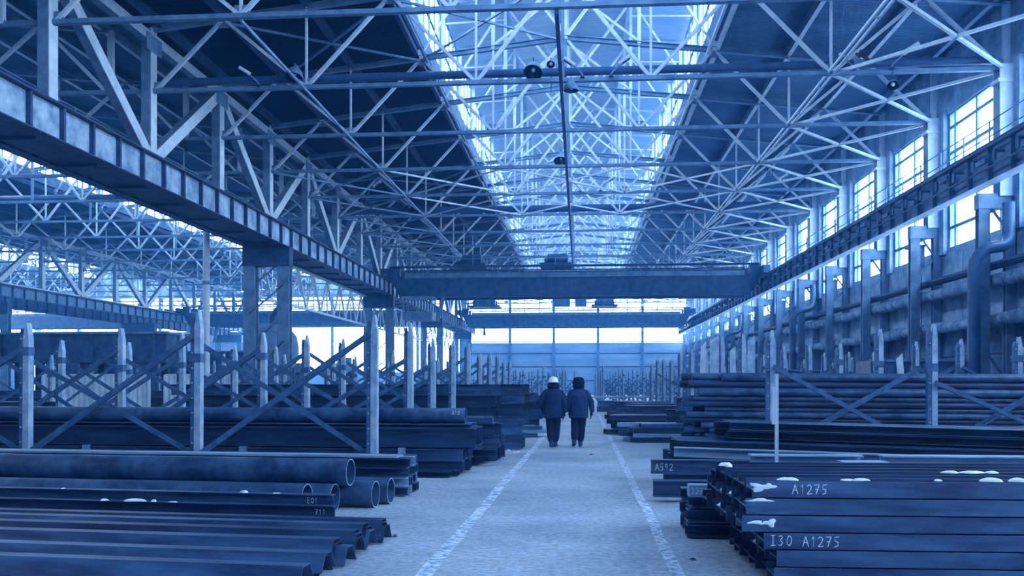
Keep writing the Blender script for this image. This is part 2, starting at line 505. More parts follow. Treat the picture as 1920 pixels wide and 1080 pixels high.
for h, ox in enumerate(HALLS):
    cx = CX + ox
    for k in range(5):
        x1 = cx + 15 - 6 * k; x0 = x1 - 6
        zlo = [7.2, 3.2, 8.9][h]
        endbay(x0, x1, zlo, 13.6, k, h)
    b = MB(); b.add([(cx-15.4,0,13.6),(cx+15.4,0,13.6),(cx+15.4,0,14.3),(cx+6.3,0,15.6),(cx+6.3,0,21.1),(cx-6.3,0,21.1),(cx-6.3,0,15.6),(cx-15.4,0,14.3)],[(0,1,2,3,4,5,6,7)])
    b.add([(cx-15.4,.3,13.6),(cx+15.4,.3,13.6),(cx+15.4,.3,14.3),(cx+6.3,.3,15.6),(cx+6.3,.3,21.1),(cx-6.3,.3,21.1),(cx-6.3,.3,15.6),(cx-15.4,.3,14.3)],[(7,6,5,4,3,2,1,0)])
    b.build('gable', M['panel'], we)
    b = MB(); b.box((cx-15.2, .15, 7), (.8, .35, 14)); b.build('corner_pier', M['wall'], we)
    zlo = [7.2, 3.2, 8.9][h]
    portal((cx, YE + .6, (zlo+13.6)/2), (R(-90), 0, 0), 30, 13.6-zlo)

# lantern glazing -----------------------------------------------------------------
for h, ox in enumerate(HALLS):
    cx = CX + ox
    for sgn in (-1, 1):
        for i in range(len(NT)-1):
            y = NT[i]
            if h and y < 15: continue
            if sgn > 0: side = 'right'
            else: side = 'left'
            lab = '%s lantern window strip of the %s roof, %s bay from the camera' % (side, ['main hall','middle hall','third hall'][h], ORD[i])
            window((cx + 6.2*sgn, y+.12, LANT0), [0,1.44,2.88,4.32,5.76] , [0, (LANT1-LANT0)/2, LANT1-LANT0], 'Y', .10, h == 0 and 15 < y < 72, lab, fm='win_bar')
        y0 = Y0 if h == 0 else 15
        portal((cx + 6.9*sgn, (y0+YE)/2, (LANT0+LANT1)/2), (0, R(90*sgn), 0), LANT1-LANT0, YE-y0)
        if h:
            b = MB(); b.box((cx+6.2*sgn, (Y0+15)/2, (LANT0+LANT1)/2), (.2, 15-Y0, LANT1-LANT0)); tag(b.build('trim_%d' % (h*2+(sgn>0)), M['steel_mid']), 'closed lantern side of the roof above and behind the view', kind='structure')
    b = MB(); b.box((cx, Y0-.1, 18.3), (12.8, .2, 5.6)); tag(b.build('trim_%d' % (10+h), M['steel_mid']), 'closed rear end of the roof lantern', kind='structure')
# ------------------------------------------------------------------ roof trusses
def P3(x, z): return (x, 0, z)
def make_truss(gussets=True):
    root = empty('roof_truss')
    lt, md = M['steel_light'], M['steel_mid']
    b = MB()
    for s in (-.07, .07): b.bar((-HS, s, ZB), (HS, s, ZB), .05, .13)
    b.box((0, 0, ZB - .055), (2*HS, .16, .02))
    b.build('bottom_chord', md, root)
    for s in (-1, 1):
        b = MB(); b.ibar((0, 0, ZA), (HS*s, 0, ZE_), .2, .2, .03)
        b.build('top_chord', md, root)
        b = MB(); b.bar((HS*s, 0, ZB), (HS*s, 0, ZE_), .2, .16, (0,1,0)); b.build('end_post', lt, root)
    nodes = [(-14.5, 0), (-12, 1), (-9, 0), (-6, 1), (-3, 0), (0, 1), (3, 0), (6, 1), (9, 0), (12, 1), (14.5, 0)]
    pt = lambda n: (n[0], ztop(n[0]) if n[1] else ZB)
    for a, c in zip(nodes[:-1], nodes[1:]):
        (x0, z0), (x1, z1) = pt(a), pt(c)
        b = MB(); b.bar(P3(x0, z0), P3(x1, z1), .13, .11)
        b.build('diagonal', lt, root)
    for x in (-9, -3, 3, 9):
        b = MB(); b.bar(P3(x, ZB), P3(x, ztop(x)), .08, .08, (0,1,0)); b.build('hanger', lt, root)
    b = MB(); b.bar(P3(0, ZB), P3(0, ZA), .12, .1, (0,1,0)); b.build('king_post', md, root)
    if gussets:
        for n in nodes:
            x, z = pt(n); k = -1 if n[1] else 1
            b = MB(); b.add([(x-.35,-.012,z-.08*k),(x+.35,-.012,z-.08*k),(x+.18,-.012,z+.32*k),(x-.18,-.012,z+.32*k),
                             (x-.35,.012,z-.08*k),(x+.35,.012,z-.08*k),(x+.18,.012,z+.32*k),(x-.18,.012,z+.32*k)],
                            [(0,1,2,3),(7,6,5,4),(0,4,5,1),(1,5,6,2),(2,6,7,3),(3,7,4,0)])
            b.build('gusset_plate', md, root)
    # lantern frame on top
    lz = LANT1 + .05
    for s in (-1, 1):
        b = MB(); b.bar(P3(6.05*s, ztop(6)), P3(6.05*s, lz), .22, .18, (0,1,0)); b.build('lantern_post', M['white'], root)
        b = MB(); b.bar(P3(3*s, ztop(3)), P3(3*s, lz+.2), .14, .14, (0,1,0)); b.build('lantern_post', lt, root)
        b = MB(); b.bar(P3(0, lz+.42), P3(6.05*s, lz), .1, .16); b.build('lantern_rafter', lt, root)
        b = MB(); b.bar(P3(0, ZA+.1), P3(3*s, lz-.2), .1, .1); b.build('lantern_brace', lt, root)
        b = MB(); b.bar(P3(0, ZA+2.1), P3(3*s, ztop(3)+.1), .1, .1); b.build('lantern_brace', lt, root)
        b = MB(); b.bar(P3(0, ZA+2.5), P3(1.5*s, lz+.3), .09, .09); b.build('lantern_brace', lt, root)
        b = MB(); b.bar(P3(3*s, lz-.1), P3(6.0*s, ztop(6)+.2), .09, .09); b.build('lantern_brace', lt, root)
        b = MB(); b.bar(P3(3*s, lz-.9), P3(6.05*s, lz-1.0), .08, .08); b.build('lantern_tie', lt, root)
    b = MB(); b.bar(P3(0, ZA), P3(0, lz+.4), .14, .14, (0,1,0)); b.build('lantern_post', lt, root)
    return root
t0 = make_truss(); first = True
for h, ox in enumerate(HALLS):
    for i, y in enumerate(NT):
        if y < 20: continue
        if h and y < 23: continue
        if y > 118: continue
        t = t0 if first else copy_tree(t0)
        first = False
        t.location = (CX + ox, y, 0)
        k = i - 7
        tag(t, '%s roof truss from the camera spanning the %s' % (ORD[k], ['main hall','neighbouring hall at left','farthest hall at left'][h]), 'truss', 'roof trusses of the %s' % ['main hall','middle hall','third hall'][h])

# bracing between trusses, one thing per bay and side
def bracing(name, label, cat, members, group, m, w=.09):
    root = tag(empty(name, members[0][0]), label, cat, group)
    o = Vector(members[0][0])
    for a, b_ in members:
        b = MB(); b.bar(Vector(a) - o, Vector(b_) - o, w, w); b.build('brace', m, root)
    return root
zc = ZB - .02
for i in range(7, 22):
    y, y1 = NT[i], NT[i+1]; k = i - 7
    xr0, xr1 = CX + 9, CX + HS
    bracing('roof_bracing', 'light cross bracing along the right wall, %s bay from the camera' % ORD[k], 'bracing',
            [((xr0, y, zc), (xr1, y1, zc)), ((xr1, y, zc), (xr0, y1, zc))], 'cross bracing beside the right wall', M['steel_light'], .1)
    if k >= 3: bracing('roof_bracing', 'dark cross bracing along the left colonnade, %s bay from the camera' % ORD[k], 'bracing',
            [((CX-9, y, zc), (CX-HS, y1, zc)), ((CX-HS, y, zc), (CX-9, y1, zc))], 'cross bracing beside the left colonnade', M['steel_mid'], .08)
    if k in (3, 4, 10, 14):
        ms = []
        for x in (-9, -3, 3):
            ms += [((CX+x, y, zc), (CX+x+6, y1, zc)), ((CX+x+6, y, zc), (CX+x, y1, zc))]
        bracing('roof_bracing', 'wide cross bracing across the middle of the roof, %s bay from the camera' % ORD[k], 'bracing', ms, 'middle roof bracing', M['steel_light'], .08)
    if k % 4 == 1:
        ms = []
        for x in (-12, -6):
            ms += [((CX+x, y, ztop(x) - .12), (CX+x+6, y1, ztop(x+6) - .12)), ((CX+x+6, y, ztop(x+6) - .12), (CX+x, y1, ztop(x) - .12))]
        bracing('roof_bracing', 'dark bracing under the left roof slope, %s bay from the camera' % ORD[k], 'bracing', ms, 'left slope bracing', M['steel_mid'], .08)
def roof_tie(label, x, z, w, m, y0=24.3, y1=YE-.6, twin=False):
    b = MB()
    if twin:
        b.bar((-.1, 0, 0), (-.1, y1-y0, 0), w, w*1.3); b.bar((.1, 0, 0), (.1, y1-y0, 0), w, w*1.3)
        b.box((0, (y1-y0)/2, .0), (.21, .05, .02))
        for j in range(int((y1-y0)/3)): b.box((0, 1.5+3*j, 0), (.24, .12, .03))
    else: b.bar((0, 0, 0), (0, y1-y0, 0), w, w*1.3)
    tag(b.build('roof_tie', m, loc=(x, y0, z)), label, 'tie beam')
roof_tie('long light twin tie running away over the right side of the hall', CX+9, ZB+.02, .06, M['steel_light'], twin=True)
roof_tie('long dark tie under the middle of the trusses', CX-.05, ZB-.14, .12, M['steel_dark'])
roof_tie('long tie under the left third of the trusses', CX-9, ZB-.12, .07, M['steel_mid'])
roof_tie('long tie at the left rim of the roof opening', CX-5.75, ztop(6)-.16, .1, M['steel_mid'])
roof_tie('long pale tie at the right rim of the roof opening', CX+5.75, ztop(6)-.16, .1, M['steel_light'])
for h in (1, 2):
    roof_tie('long tie under the trusses of the %s hall' % ['','neighbouring','farthest'][h], CX+HALLS[h]+9, ZB-.12, .08, M['steel_light'])

# transverse round pipes resting on the trusses
def cross_pipe(y, z, r, label, x0=CX-HS+.3, x1=CX+HS-.2):
    b = MB(); b.tube((0,0,0), (x1-x0,0,0), r, 14)
    rt = tag(empty('roof_pipe', (x0, y, z)), label, 'pipe')
    b.build('pipe_run', M['duct'], rt)
    for k in range(1, 6):
        b = MB(); b.tube(((x1-x0)*k/6-.06,0,0), ((x1-x0)*k/6+.06,0,0), r*1.25, 14); b.build('flange', M['duct'], rt)
cross_pipe(30.75, ZB+.45, .14, 'thick dark round pipe crossing the hall just behind the nearest full truss')
cross_pipe(54.75, ZB+.45, .22, 'thick dark round pipe crossing the hall over the sixth truss')
cross_pipe(48.75, ZB-.2+.45, .22, 'dark round pipe crossing under the roof of the neighbouring hall', CX-PITCH-HS+.3, CX-PITCH+HS-.3)

# ------------------------------------------------------------------ left colonnades with deep carrying trusses
ZR = 9.3      # top of the crane girder, world
def plate_girder(name, label, x, y0, y1, ztopg, hgt, m_web, sgn=1):
    root = tag(empty(name, (x, y0, ztopg)), label, 'crane girder')
    n = int(round((y1-y0)/6))
    for k in range(n):
        b = MB(); b.box((0, 6*k+3, -hgt/2), (.025, 5.99, hgt-.06)); b.build('web', m_web, root)
    b = MB(); b.box((0, (y1-y0)/2, 0), (.42, y1-y0, .035)); b.build('top_flange', M['steel_dark'], root)
    b = MB(); b.box((0, (y1-y0)/2, -hgt), (.42, y1-y0, .035)); b.build('bottom_flange', M['steel_dark'], root)
    b = MB(); b.prism((0, 0, .07), (0, y1-y0, .07), P_I(.1, .11, .03)); b.build('rail', M['steel_dark'], root)
    sm = MB(); sm.box((0,0,0), (.30, .1, hgt-.04)); me = sm.mesh('stiffener', M['steel_dark'])
    k = 0.75
    while k < y1 - y0:
        link('stiffener', me, root, (0, k, -hgt/2)); k += 1.5
    return root
XG = CX - 13.9     # crane girder of the main hall, left
plate_girder('crane_girder', 'long plate girder with pale web panels between dark stiffeners over the left columns', XG, 18.3, YE-.5, ZR, 1.0, M['stiff_pale'])
plate_girder('crane_girder', 'plate girder of the neighbouring hall just behind the big left girder', CX-PITCH+15.1, 18.3, YE-.5, ZR, 1.0, M['steel_mid'])
plate_girder('crane_girder', 'far crane girder on the other side of the neighbouring hall', CX-PITCH-13.9, 42.3, YE-.5, ZR, .85, M['steel_mid'])
plate_girder('crane_girder', 'crane girder of the third hall behind the far colonnade', CX-2*PITCH+13.2, 42.3, YE-.5, ZR-.2, 1.1, M['steel_dark'])

def walkway(label, x, w, y0, y1, z, rail_side):
    root = tag(empty('crane_walkway', (x, y0, z)), label, 'walkway'); L = y1-y0
    b = MB(); b.box((0, L/2, 0), (w, L, .04)); b.build('deck_plate', M['steel_dark'], root)
    for j, zz in enumerate((.55, 1.05)):
        b = MB(); b.tube((rail_side*w/2, 0, zz), (rail_side*w/2, L, zz), .022, 5); b.build('handrail', M['steel_mid'], root)
    pm = MB(); pm.bar((0,0,0), (0,0,1.05), .04, .04); me = pm.mesh('rail_post', M['steel_mid'])
    y = .5
    while y < L: link('rail_post', me, root, (rail_side*w/2, y, 0)); y += 2.0
walkway('railed walkway between the two left crane girders', (XG+CX-PITCH+15.1)/2, 1.2, 18.3, YE-1, ZR-.02, -1)
b = MB(); b.box((0, 50, 0), (1.25, 100, .04))
for k in range(34): b.box((0, 1.5+3*k, -.07), (1.3, .1, .1))
tag(b.build('brake_plate', M['steel_dark'], loc=((XG+CX-PITCH+15.1)/2, 18.4, ZR-.96)), 'dark plate closing the underside between the two left crane girders', 'plate')

def deep_truss(x, lab, i0, m1, m2):
    z0, z1 = ZR + .2, 13.9
    for s, nm in ((0, 1), (1, 1)): pass
    root = tag(empty('carrying_truss', (x, NT[i0], 0)), lab, 'truss')
    y = [NT[i] - NT[i0] for i in range(i0, 23)] + [YE - NT[i0] - 1.0]
    # I section members: dark web box with a bright flange edge towards the hall
    def memb(nm, a, c, wd, dp):
        a = Vector(a); c = Vector(c)
        p = MB(); p.bar(a, c, dp, wd, (0,1,0) if abs((c-a).normalized().z) > .9 else (0,0,1)); pr = p.build(nm, m1, root)
        q = MB(); off = Vector((dp/2+.012, 0, 0)); q.bar(a+off, c+off, .03, wd*1.02, (0,1,0) if abs((c-a).normalized().z) > .9 else (0,0,1)); q.build(nm+'_flange', m2, pr)
    for k in range(len(y)-1):
        memb('top_chord', (0, y[k], z1), (0, y[k+1], z1), .34, .3)
        memb('bottom_chord', (0, y[k], z0), (0, y[k+1], z0), .3, .3)
        i = i0 + k
        lo, hi = ((y[k], z1), (y[k+1], z0)) if i % 2 == 1 else ((y[k], z0), (y[k+1], z1))
        memb('diagonal', (0, *lo), (0, *hi), .42, .30)
    for k in range(len(y)):
        memb('post', (0, y[k], z0), (0, y[k], z1+.3), .42, .34)
        b = MB(); b.box((.2, y[k], z1-.25), (.03, 1.1, .6)); b.build('gusset_plate', m1, root)
        if x > -20: b = MB(); b.bar((-1.38, y[k], ZB), (-.2, y[k], ZB), .1, .14); b.build('cross_tie', m1, root)
deep_truss(CX-14.75, 'deep carrying truss of heavy posts and diagonals over the left crane girder', 6, M['steel_mid'], M['steel_light'])
deep_truss(CX-PITCH-14.75, 'deep carrying truss over the far colonnade of the neighbouring hall', 9, M['steel_mid'], M['steel_light'])

def colonnade_column(label, xa, xb, y, ztopc, m):
    root = tag(empty('crane_column', ((xa+xb)/2, y, 0)), label, 'column'); d = (xb-xa)/2
    for s in (-1, 1):
        b = MB(); b.prism((s*d, 0, 0), (s*d, 0, ztopc), P_I(.6, .5, .06), (0,1,0)); b.build('branch', m, root)
        b = MB(); b.box((s*d, 0, .05), (.9, .8, .1)); b.build('base_plate', M['steel_dark'], root)
    z = .8; k = 0
    while z + 1.4 < ztopc:
        b = MB(); b.bar((-d, .2*(-1)**k, z), (d, .2*(-1)**k, z+1.4), .1, .06); b.build('lacing_bar', m, root)
        z += 1.4; k += 1
    b = MB(); b.box((0, 0, ztopc-.45), (2*d+.66, .58, .95)); b.build('head', M['steel_dark'], root)
for j, i in enumerate((6, 10, 14, 18, 22)):
    colonnade_column('%s twin branched steel column from the camera in the left colonnade' % ORD[j], CX-PITCH+15.2, XG, NT[i], ZR-1.05, M['steel_mid'])
    if i > 6: colonnade_column('%s twin branched column from the camera in the far colonnade of the neighbouring hall' % ORD[j], CX-2*PITCH+13.9, CX-PITCH-13.9, NT[i], ZR-1.35, M['steel_mid'])

def lattice(label, x, y0, y1, z0, z1, m, w=.1, cat='truss'):
    root = tag(empty('lattice_girder', (x, y0, z0)), label, cat); H = z1-z0; n = max(2, int(round((y1-y0)/3))); dy = (y1-y0)/n
    b = MB(); b.bar((0,0,0), (0,y1-y0,0), w*1.3, w*1.3); b.build('bottom_chord', m, root)
    b = MB(); b.bar((0,0,H), (0,y1-y0,H), w*1.3, w*1.3); b.build('top_chord', m, root)
    for k in range(n):
        b = MB(); b.bar((0,k*dy,0), (0,(k+.5)*dy,H), w, w); b.build('diagonal', m, root)
        b = MB(); b.bar((0,(k+.5)*dy,H), (0,(k+1)*dy,0), w, w); b.build('diagonal', m, root)
        b = MB(); b.bar((0,(k+.5)*dy,0), (0,(k+.5)*dy,H), w*.6, w*.6, (0,1,0)); b.build('hanger', m, root)
for j, (a, c) in enumerate(((10, 14), (14, 18), (18, 22))):
    lattice('light lattice girder hung between the %s and %s left columns' % (ORD[j], ORD[j+1]), CX-PITCH+15.1, NT[a]+.26, NT[c]-.26, 6.0, 8.2, M['steel_light'], .1)

# ------------------------------------------------------------------ right side columns and crane girder
XGR = CX + 13.9
def right_column(label, y, near):
    root = tag(empty('wall_column', (XGR, y, 0)), label, 'column')
    b = MB(); b.prism((0, 0, 0), (0, 0, 7.75), P_I(.36, .30, .04), (0,1,0)); b.build('inner_branch', M['steel_mid'], root)
    b = MB(); b.prism((.85, 0, 0), (.85, 0, 7.75), P_I(.3, .26, .04), (0,1,0)); b.build('outer_branch', M['steel_mid'], root)
    b = MB(); b.prism((.72, 0, 7.75), (.72, 0, 12.1), P_I(.55, .5, .05), (0,1,0)); b.build('upper_shaft', M['steel_light'], root)
    b = MB(); b.box((.62, 0, 11.55), (.5, .6, .12)); b.build('bracket', M['white'], root)
    b = MB(); b.box((.4, 0, 7.6), (1.2, .34, .5)); b.build('shoulder', M['steel_mid'], root)
    z = .3; k = 0
    while z < 7.0:
        x0, x1 = (0, .85) if k % 2 == 0 else (.85, 0)
        if z+1.25 > 3.4 and z < 5.5: z += 1.25; k += 1; continue
        b = MB(); b.bar((x0, 0, z), (x1, 0, z+1.25), .07, .07, (0,1,0)); b.build('lacing_bar', M['steel_mid'], root)
        z += 1.25; k += 1
    # bracket arm that holds the ducts
    b = MB(); b.bar((-.0, 0, 5.75), (.85, 0, 6.6), .08, .1, (0,1,0)); b.build('knee_brace', M['steel_mid'], root)
for i in range(7, 23):
    right_column('light laced steel column at the right wall, %s from the camera' % ORD[i-7], NT[i], i < 15)
root = tag(empty('crane_girder', (XGR, 18.3, ZR)), 'dark crane girder with latticed side carried along the right wall columns', 'crane girder')
L = YE-.5-18.3
b = MB(); b.box((0, L/2, -.6), (.03, L, 1.14)); b.build('web', M['machine'], root)
b = MB(); b.box((0, L/2, 0), (.36, L, .04)); b.build('top_flange', M['steel_dark'], root)
b = MB(); b.box((0, L/2, -1.2), (.36, L, .04)); b.build('bottom_flange', M['steel_light'], root)
b = MB(); b.prism((0, 0, .08), (0, L, .08), P_I(.1, .12, .03)); b.build('rail', M['steel_dark'], root)
b = MB(); b.bar((-.3, 0, -.12), (-.3, L, -.12), .06, .1); b.build('cable_tray', M['steel_dark'], root)
b = MB(); b.bar((-.26, 0, -.8), (-.26, L, -.8), .05, .06); b.build('conductor_bar', M['steel_dark'], root)
sm = MB(); sm.box((0,0,0), (.32, .05, 1.12)); me = sm.mesh('stiffener', M['steel_dark'])
bm_ = MB(); bm_.box((-.1,0,0), (.5, .09, .06)); bm_.box((-.33,0,-.14), (.05,.2,.34)); mb_ = bm_.mesh('bracket', M['steel_dark'])
hm_ = MB(); hm_.box((-.28,0,0), (.1, .7, .16)); mh_ = hm_.mesh('insulator_block', M['machine'])
y = .75; k = 0
while y < L:
    link('stiffener', me, root, (0, y, -.6)); link('bracket', mb_, root, (0, y+.7, -.4))
    if k % 2: link('insulator_block', mh_, root, (0, y+.2, -.42 - .12*(k % 3)))
    y += 1.5; k += 1
walkway('railed walkway on top of the right crane girder', XGR+.355, .18, 18.3, YE-1, ZR+.045, 1)

# duct work and lagged pipes along the right wall
def wall_pipe(label, pts, r, m, name='heating_pipe', flange=0):
    o = Vector(pts[0])
    root = tag(empty(name, pts[0]), label, 'pipe')
    b = MB(); b.path([Vector(p)-o for p in pts], r, 12); b.build('pipe_run', m, root)
    return root
def wob(x, z, y0, y1, st, a):
    out = []; y = y0
    while y < y1: out.append((x+random.uniform(-a, a), y, z+random.uniform(-a, a))); y += st
    return out
random.seed(3)
pts = wob(XGR+.45, 3.7, 19, 119, 1.2, .03)
wall_pipe('thick lagged pipe with torn insulation, lower of the two along the right wall', pts, [.225+random.uniform(-.04,.02) for _ in pts], M['lag'])
pts = wob(XGR+.45, 5.0, 19, 119, 1.2, .02)
wall_pipe('thick lagged pipe running under the ledge, upper of the two along the right wall', pts, [.235+random.uniform(-.03,.015) for _ in pts], M['lag'])
pts = wob(XGR+.45, 1.5, 19, 119, 2.4, .01)
wall_pipe('dark pipe close to the floor along the right wall', pts, .2, M['duct'])
b = MB(); b.box((0, 50, 0), (.46, 100, .06)); b.box((-.21, 50, .06), (.04, 100, .14)); b.build('x', M['steel_dark'])
o = bpy.data.objects['x']; o.name = 'pipe_ledge'; o.location = (XGR+.44, 19, 5.45); tag(o, 'dark ledge over the lagged pipes along the right wall', 'ledge')
def bend(cx, cy, y, r, z0, z1):
    """riser that turns towards the wall and up again"""
    P = [(cx, y, z0), (cx, y, z1-.7)]
    for a in range(1, 6): P.append((cx+.7-.7*math.cos(a*R(18)), y, z1-.7+.7*math.sin(a*R(18))))
    for a in range(1, 6): P.append((cx+.75+.55*math.sin(a*R(18)), y+.1*a, z1+.55-.55*math.cos(a*R(18))))
    P.append((cx+1.3, y+.5, z1+1.5))
    return P
for j, y in enumerate((29.2, 53.3, 77.3)):
    P = bend(XGR-.75, 0, y, .2, .0, 5.95)
    wall_pipe('dark bent riser pipe before the right wall, %s from the camera' % ORD[j], P, .19, M['duct'], 'riser_duct')
# hanging side boxes between upper windows
for j, i in enumerate((7, 9, 11, 13, 15)):
    b = MB(); b.box((0,0,0), (.35,.8,1.0)); b.box((-.05,0,.5), (.5,.95,.08)); o = b.build('vent_box', M['steel_mid'], loc=(XGR+.3, NT[i]+.56, 6.6))
    tag(o, 'grey metal vent box hung under the right crane girder, %s from the camera' % ORD[j], 'vent', 'vent boxes on the right wall')

# ------------------------------------------------------------------ bridge cranes
def crane(y, x0, x1, label, m, cab, hoists):
    root = tag(empty('bridge_crane', ((x0+x1)/2, y, ZR)), label, 'crane'); W = x1-x0
    for s in (-1, 1):
        b = MB(); b.box((0, s*1.1, .1-.65), (W-2.2, .5, 1.55)); b.build('bridge_girder', m, root)
        for q in (-1, 1):
            b = MB(); b.add([(q*(W/2-1.1), s*1.1-.25, -1.33),(q*(W/2-1.1), s*1.1+.25, -1.33),(q*(W/2-1.1), s*1.1+.25, .87),(q*(W/2-1.1), s*1.1-.25, .87),
                             (q*(W/2-.3), s*1.1-.25, .18),(q*(W/2-.3), s*1.1+.25, .18),(q*(W/2-.3), s*1.1+.25, .87),(q*(W/2-.3), s*1.1-.25, .87)],
                            [(0,1,2,3),(7,6,5,4),(0,4,5,1),(1,5,6,2),(2,6,7,3),(3,7,4,0)]); b.build('girder_end', m, root)
        b = MB(); b.box((0, s*1.75, .86), (W-1, .8, .05)); b.build('footway', M['steel_dark'], root)
        for zz in (.5, .95): 
            b = MB(); b.tube((-W/2+.6, s*2.13, .88+zz), (W/2-.6, s*2.13, .88+zz), .025, 5); b.build('handrail', M['steel_mid'], root)
        pm = MB(); pm.bar((0,0,0),(0,0,.95), .05, .05); me = pm.mesh('rail_post', M['steel_mid']); x = -W/2+.7
        while x < W/2: link('rail_post', me, root, (x, s*2.13, .88)); x += 1.5
        b = MB(); b.prism((-W/2+1, s*1.1, .93), (W/2-1, s*1.1, .93), P_I(.08, .1, .03)); b.build('trolley_rail', M['steel_dark'], root)
    for q in (-1, 1):
        b = MB(); b.box((q*(W/2-.05), 0, .45), (.5, 4.2, .55)); b.build('end_carriage', M['steel_dark'], root)
        for s in (-1, 1):
            b = MB(); b.tube((q*(W/2-.05)-.07, s*1.6, .36), (q*(W/2-.05)+.07, s*1.6, .36), .22, 14); b.build('wheel', M['steel_dark'], root)
    b = MB(); b.box((0, -1.42, .25), (W-3, .06, .35)); b.build('cable_duct', M['steel_mid'], root)
    if cab:
        cx = -W/2 + 2.6
        c = MB(); c.box((cx, -1.4, -3.05), (2.2, 1.8, .1)); c.box((cx, -1.4, -1.4), (2.3, 1.9, .12))
        for dx in (-1.05, 0, 1.05):
            for dy in (-.85, .85): c.bar((cx+dx, -1.4+dy, -3.1), (cx+dx, -1.4+dy, -1.4), .07, .07)
        c.box((cx, -2.27, -2.75), (2.2, .05, .6)); c.box((cx-1.07, -1.4, -2.75), (.05, 1.7, .6)); c.box((cx+1.07, -1.4, -2.75), (.05, 1.7, .6))
        cabo = c.build('cab', M['steel_mid'], root)
        for k in range(4):
            b = MB(); b.box((cx-.8+.53*k, -2.27, -1.95), (.45, .015, .85)); b.build('cab_window', M['glass'], cabo)
        b = MB(); b.bar((cx+1.3, -1.2, -3.1), (cx+2.2, -1.2, .3), .06, .3); b.build('ladder', M['steel_mid'], root)
        for q in (-1, 1):
            b = MB(); b.bar((cx+q*1.0, -1.1, -1.4), (cx+q*1.0, -1.1, -1.2), .1, .1); b.build('hanger', M['steel_dark'], root)
    return root
CRY = 66.0
CR1 = crane(CRY, XG, XGR, 'dark double girder bridge crane with railings and driver cab spanning the main hall', M['steel_dark'], True, 2)
CR2 = crane(106.5, XG, XGR, 'farther bridge crane seen as a dark band across the end windows', M['machine'], False, 1)
crane(98.0, CX-PITCH-13.9, CX-PITCH+15.1, 'bridge crane in the neighbouring hall crossing its end windows', M['machine'], True, 1)
CR4 = crane(104.0, CX-2*PITCH-13.9, CX-2*PITCH+13.2, 'bridge crane in the farthest hall, a dark band between its end windows', M['machine'], False, 1)
CR4.location.z += .3
def hoist(par, x, y, z, s=1.0, hook=None):
    b = MB(); b.box((0,0,.12), (2.6*s, 2.5, .2)); o = b.build('trolley', M['steel_dark'], par, Vector((x, y, z)) - par.location); root = o
    b = MB(); b.tube((-.7*s, -.3, .65), (.9*s, -.3, .65), .38*s, 16); b.build('rope_drum', M['machine'], root)
    b = MB(); b.tube((-1.0*s, .6, .6), (-.9*s,.6,.6), .2*s, 14); b.tube((-.9*s, .6, .6), (-.2*s, .6, .6), .3*s, 14); b.build('motor', M['machine'], root)
    b = MB(); b.box((.7*s, .65, .5), (.6*s, .5, .6)); b.box((.7*s,.65,.84), (.5*s,.4,.1)); b.build('gearbox', M['machine'], root)
    for k in (-1, 1):
        b = MB(); b.tube((k*.9*s, -1.1, .08), (k*.9*s, -1.02, .08), .16, 12); b.build('wheel', M['steel_dark'], root)
    if hook:
        for dx in (-.12, .12):
            b = MB(); b.tube((dx, -.3, .3), (dx, -.3, -hook), .02, 5); b.build('rope', M['cable'], root)
        b = MB(); b.tube((-.1, -.3, -hook-.2), (.1, -.3, -hook-.2), .38, 14); b.box((0,-.3,-hook-.5), (.3,.3,.5)); b.build('hook_block', M['machine'], root)
        b = MB(); b.path([(0,-.3,-hook-.7)]+[(.0+.18*math.sin(a), -.3, -hook-.95+.18*math.cos(a)) for a in [R(t) for t in range(0, 250, 25)]], .05, 6); b.build('hook', M['steel_dark'], root)
hoist(CR1, -8.2, CRY, ZR+.95, .9)
hoist(CR1, -1.8, CRY, ZR+.95, .9)
hoist(CR2, -11.6, 106.5, ZR+1.15, 1.5, 2.6)
hoist(CR2, 2.9, 106.5, ZR+1.15, 1.2)
for j, (x, wx, hz) in enumerate(((-2.2, 2.0, 1.3), (.1, 1.3, .9))):
    b = MB(); b.box((0,0,hz/2), (wx, .8, hz)); b.box((0,-.42,hz/2), (wx*.8, .04, hz*.7)); b.box((0,0,hz+.03), (wx+.1,.9,.06))
    b.build('control_cabinet', M['machine'], CR2, Vector((x, 105.0, ZR+1.1)) - CR2.location)
CR2.location.z += .3
# ------------------------------------------------------------------ storage racks: rows of pointed posts with cross braces
def post_meshes(h, hh=None):
    """main channel with a pencil point, second channel bolted beside it, foot plate and bolts"""
    def pencil(x0, x1, y0, y1, h, tip, skew=0.0):
        b = MB(); xm = (x0+x1)/2 + skew
        vs = []
        for z, q in ((0, 1), (h-tip, 1)):
            vs += [(x0,y0,z),(x1,y0,z),(x1,y1,z),(x0,y1,z)]
        vs += [(xm-.012,y0,h),(xm+.012,y0,h),(xm+.012,y1,h),(xm-.012,y1,h)]
        b.add(vs, [(3,2,1,0),(0,1,5,4),(1,2,6,5),(2,3,7,6),(3,0,4,7),(4,5,9,8),(5,6,10,9),(6,7,11,10),(7,4,8,11),(8,9,10,11)])
        return b
    a = pencil(-.02, .085, -.07, .07, h, .26)
    b = pencil(-.09, -.024, -.055, .06, h-.10, .12, .0)
    c = MB(); c.add([(-.17,-.1,0),(.17,-.1,0),(.17,.1,0),(-.17,.1,0),(-.09,-.08,.22),(.09,-.08,.22),(.09,.08,.22),(-.09,.08,.22)],
                    [(3,2,1,0),(0,1,5,4),(1,2,6,5),(2,3,7,6),(3,0,4,7),(4,5,6,7)])
    d = MB()
    for k in range(9): d.tube((-.057, -.055, .35+k*.25), (-.057, -.075, .35+k*.25), .014, 6)
    return a.mesh('post', M['rack']), b.mesh('side_channel', M['rack_dark']), c.mesh('foot', M['rack_dark']), d.mesh('bolt_row', M['rack'])
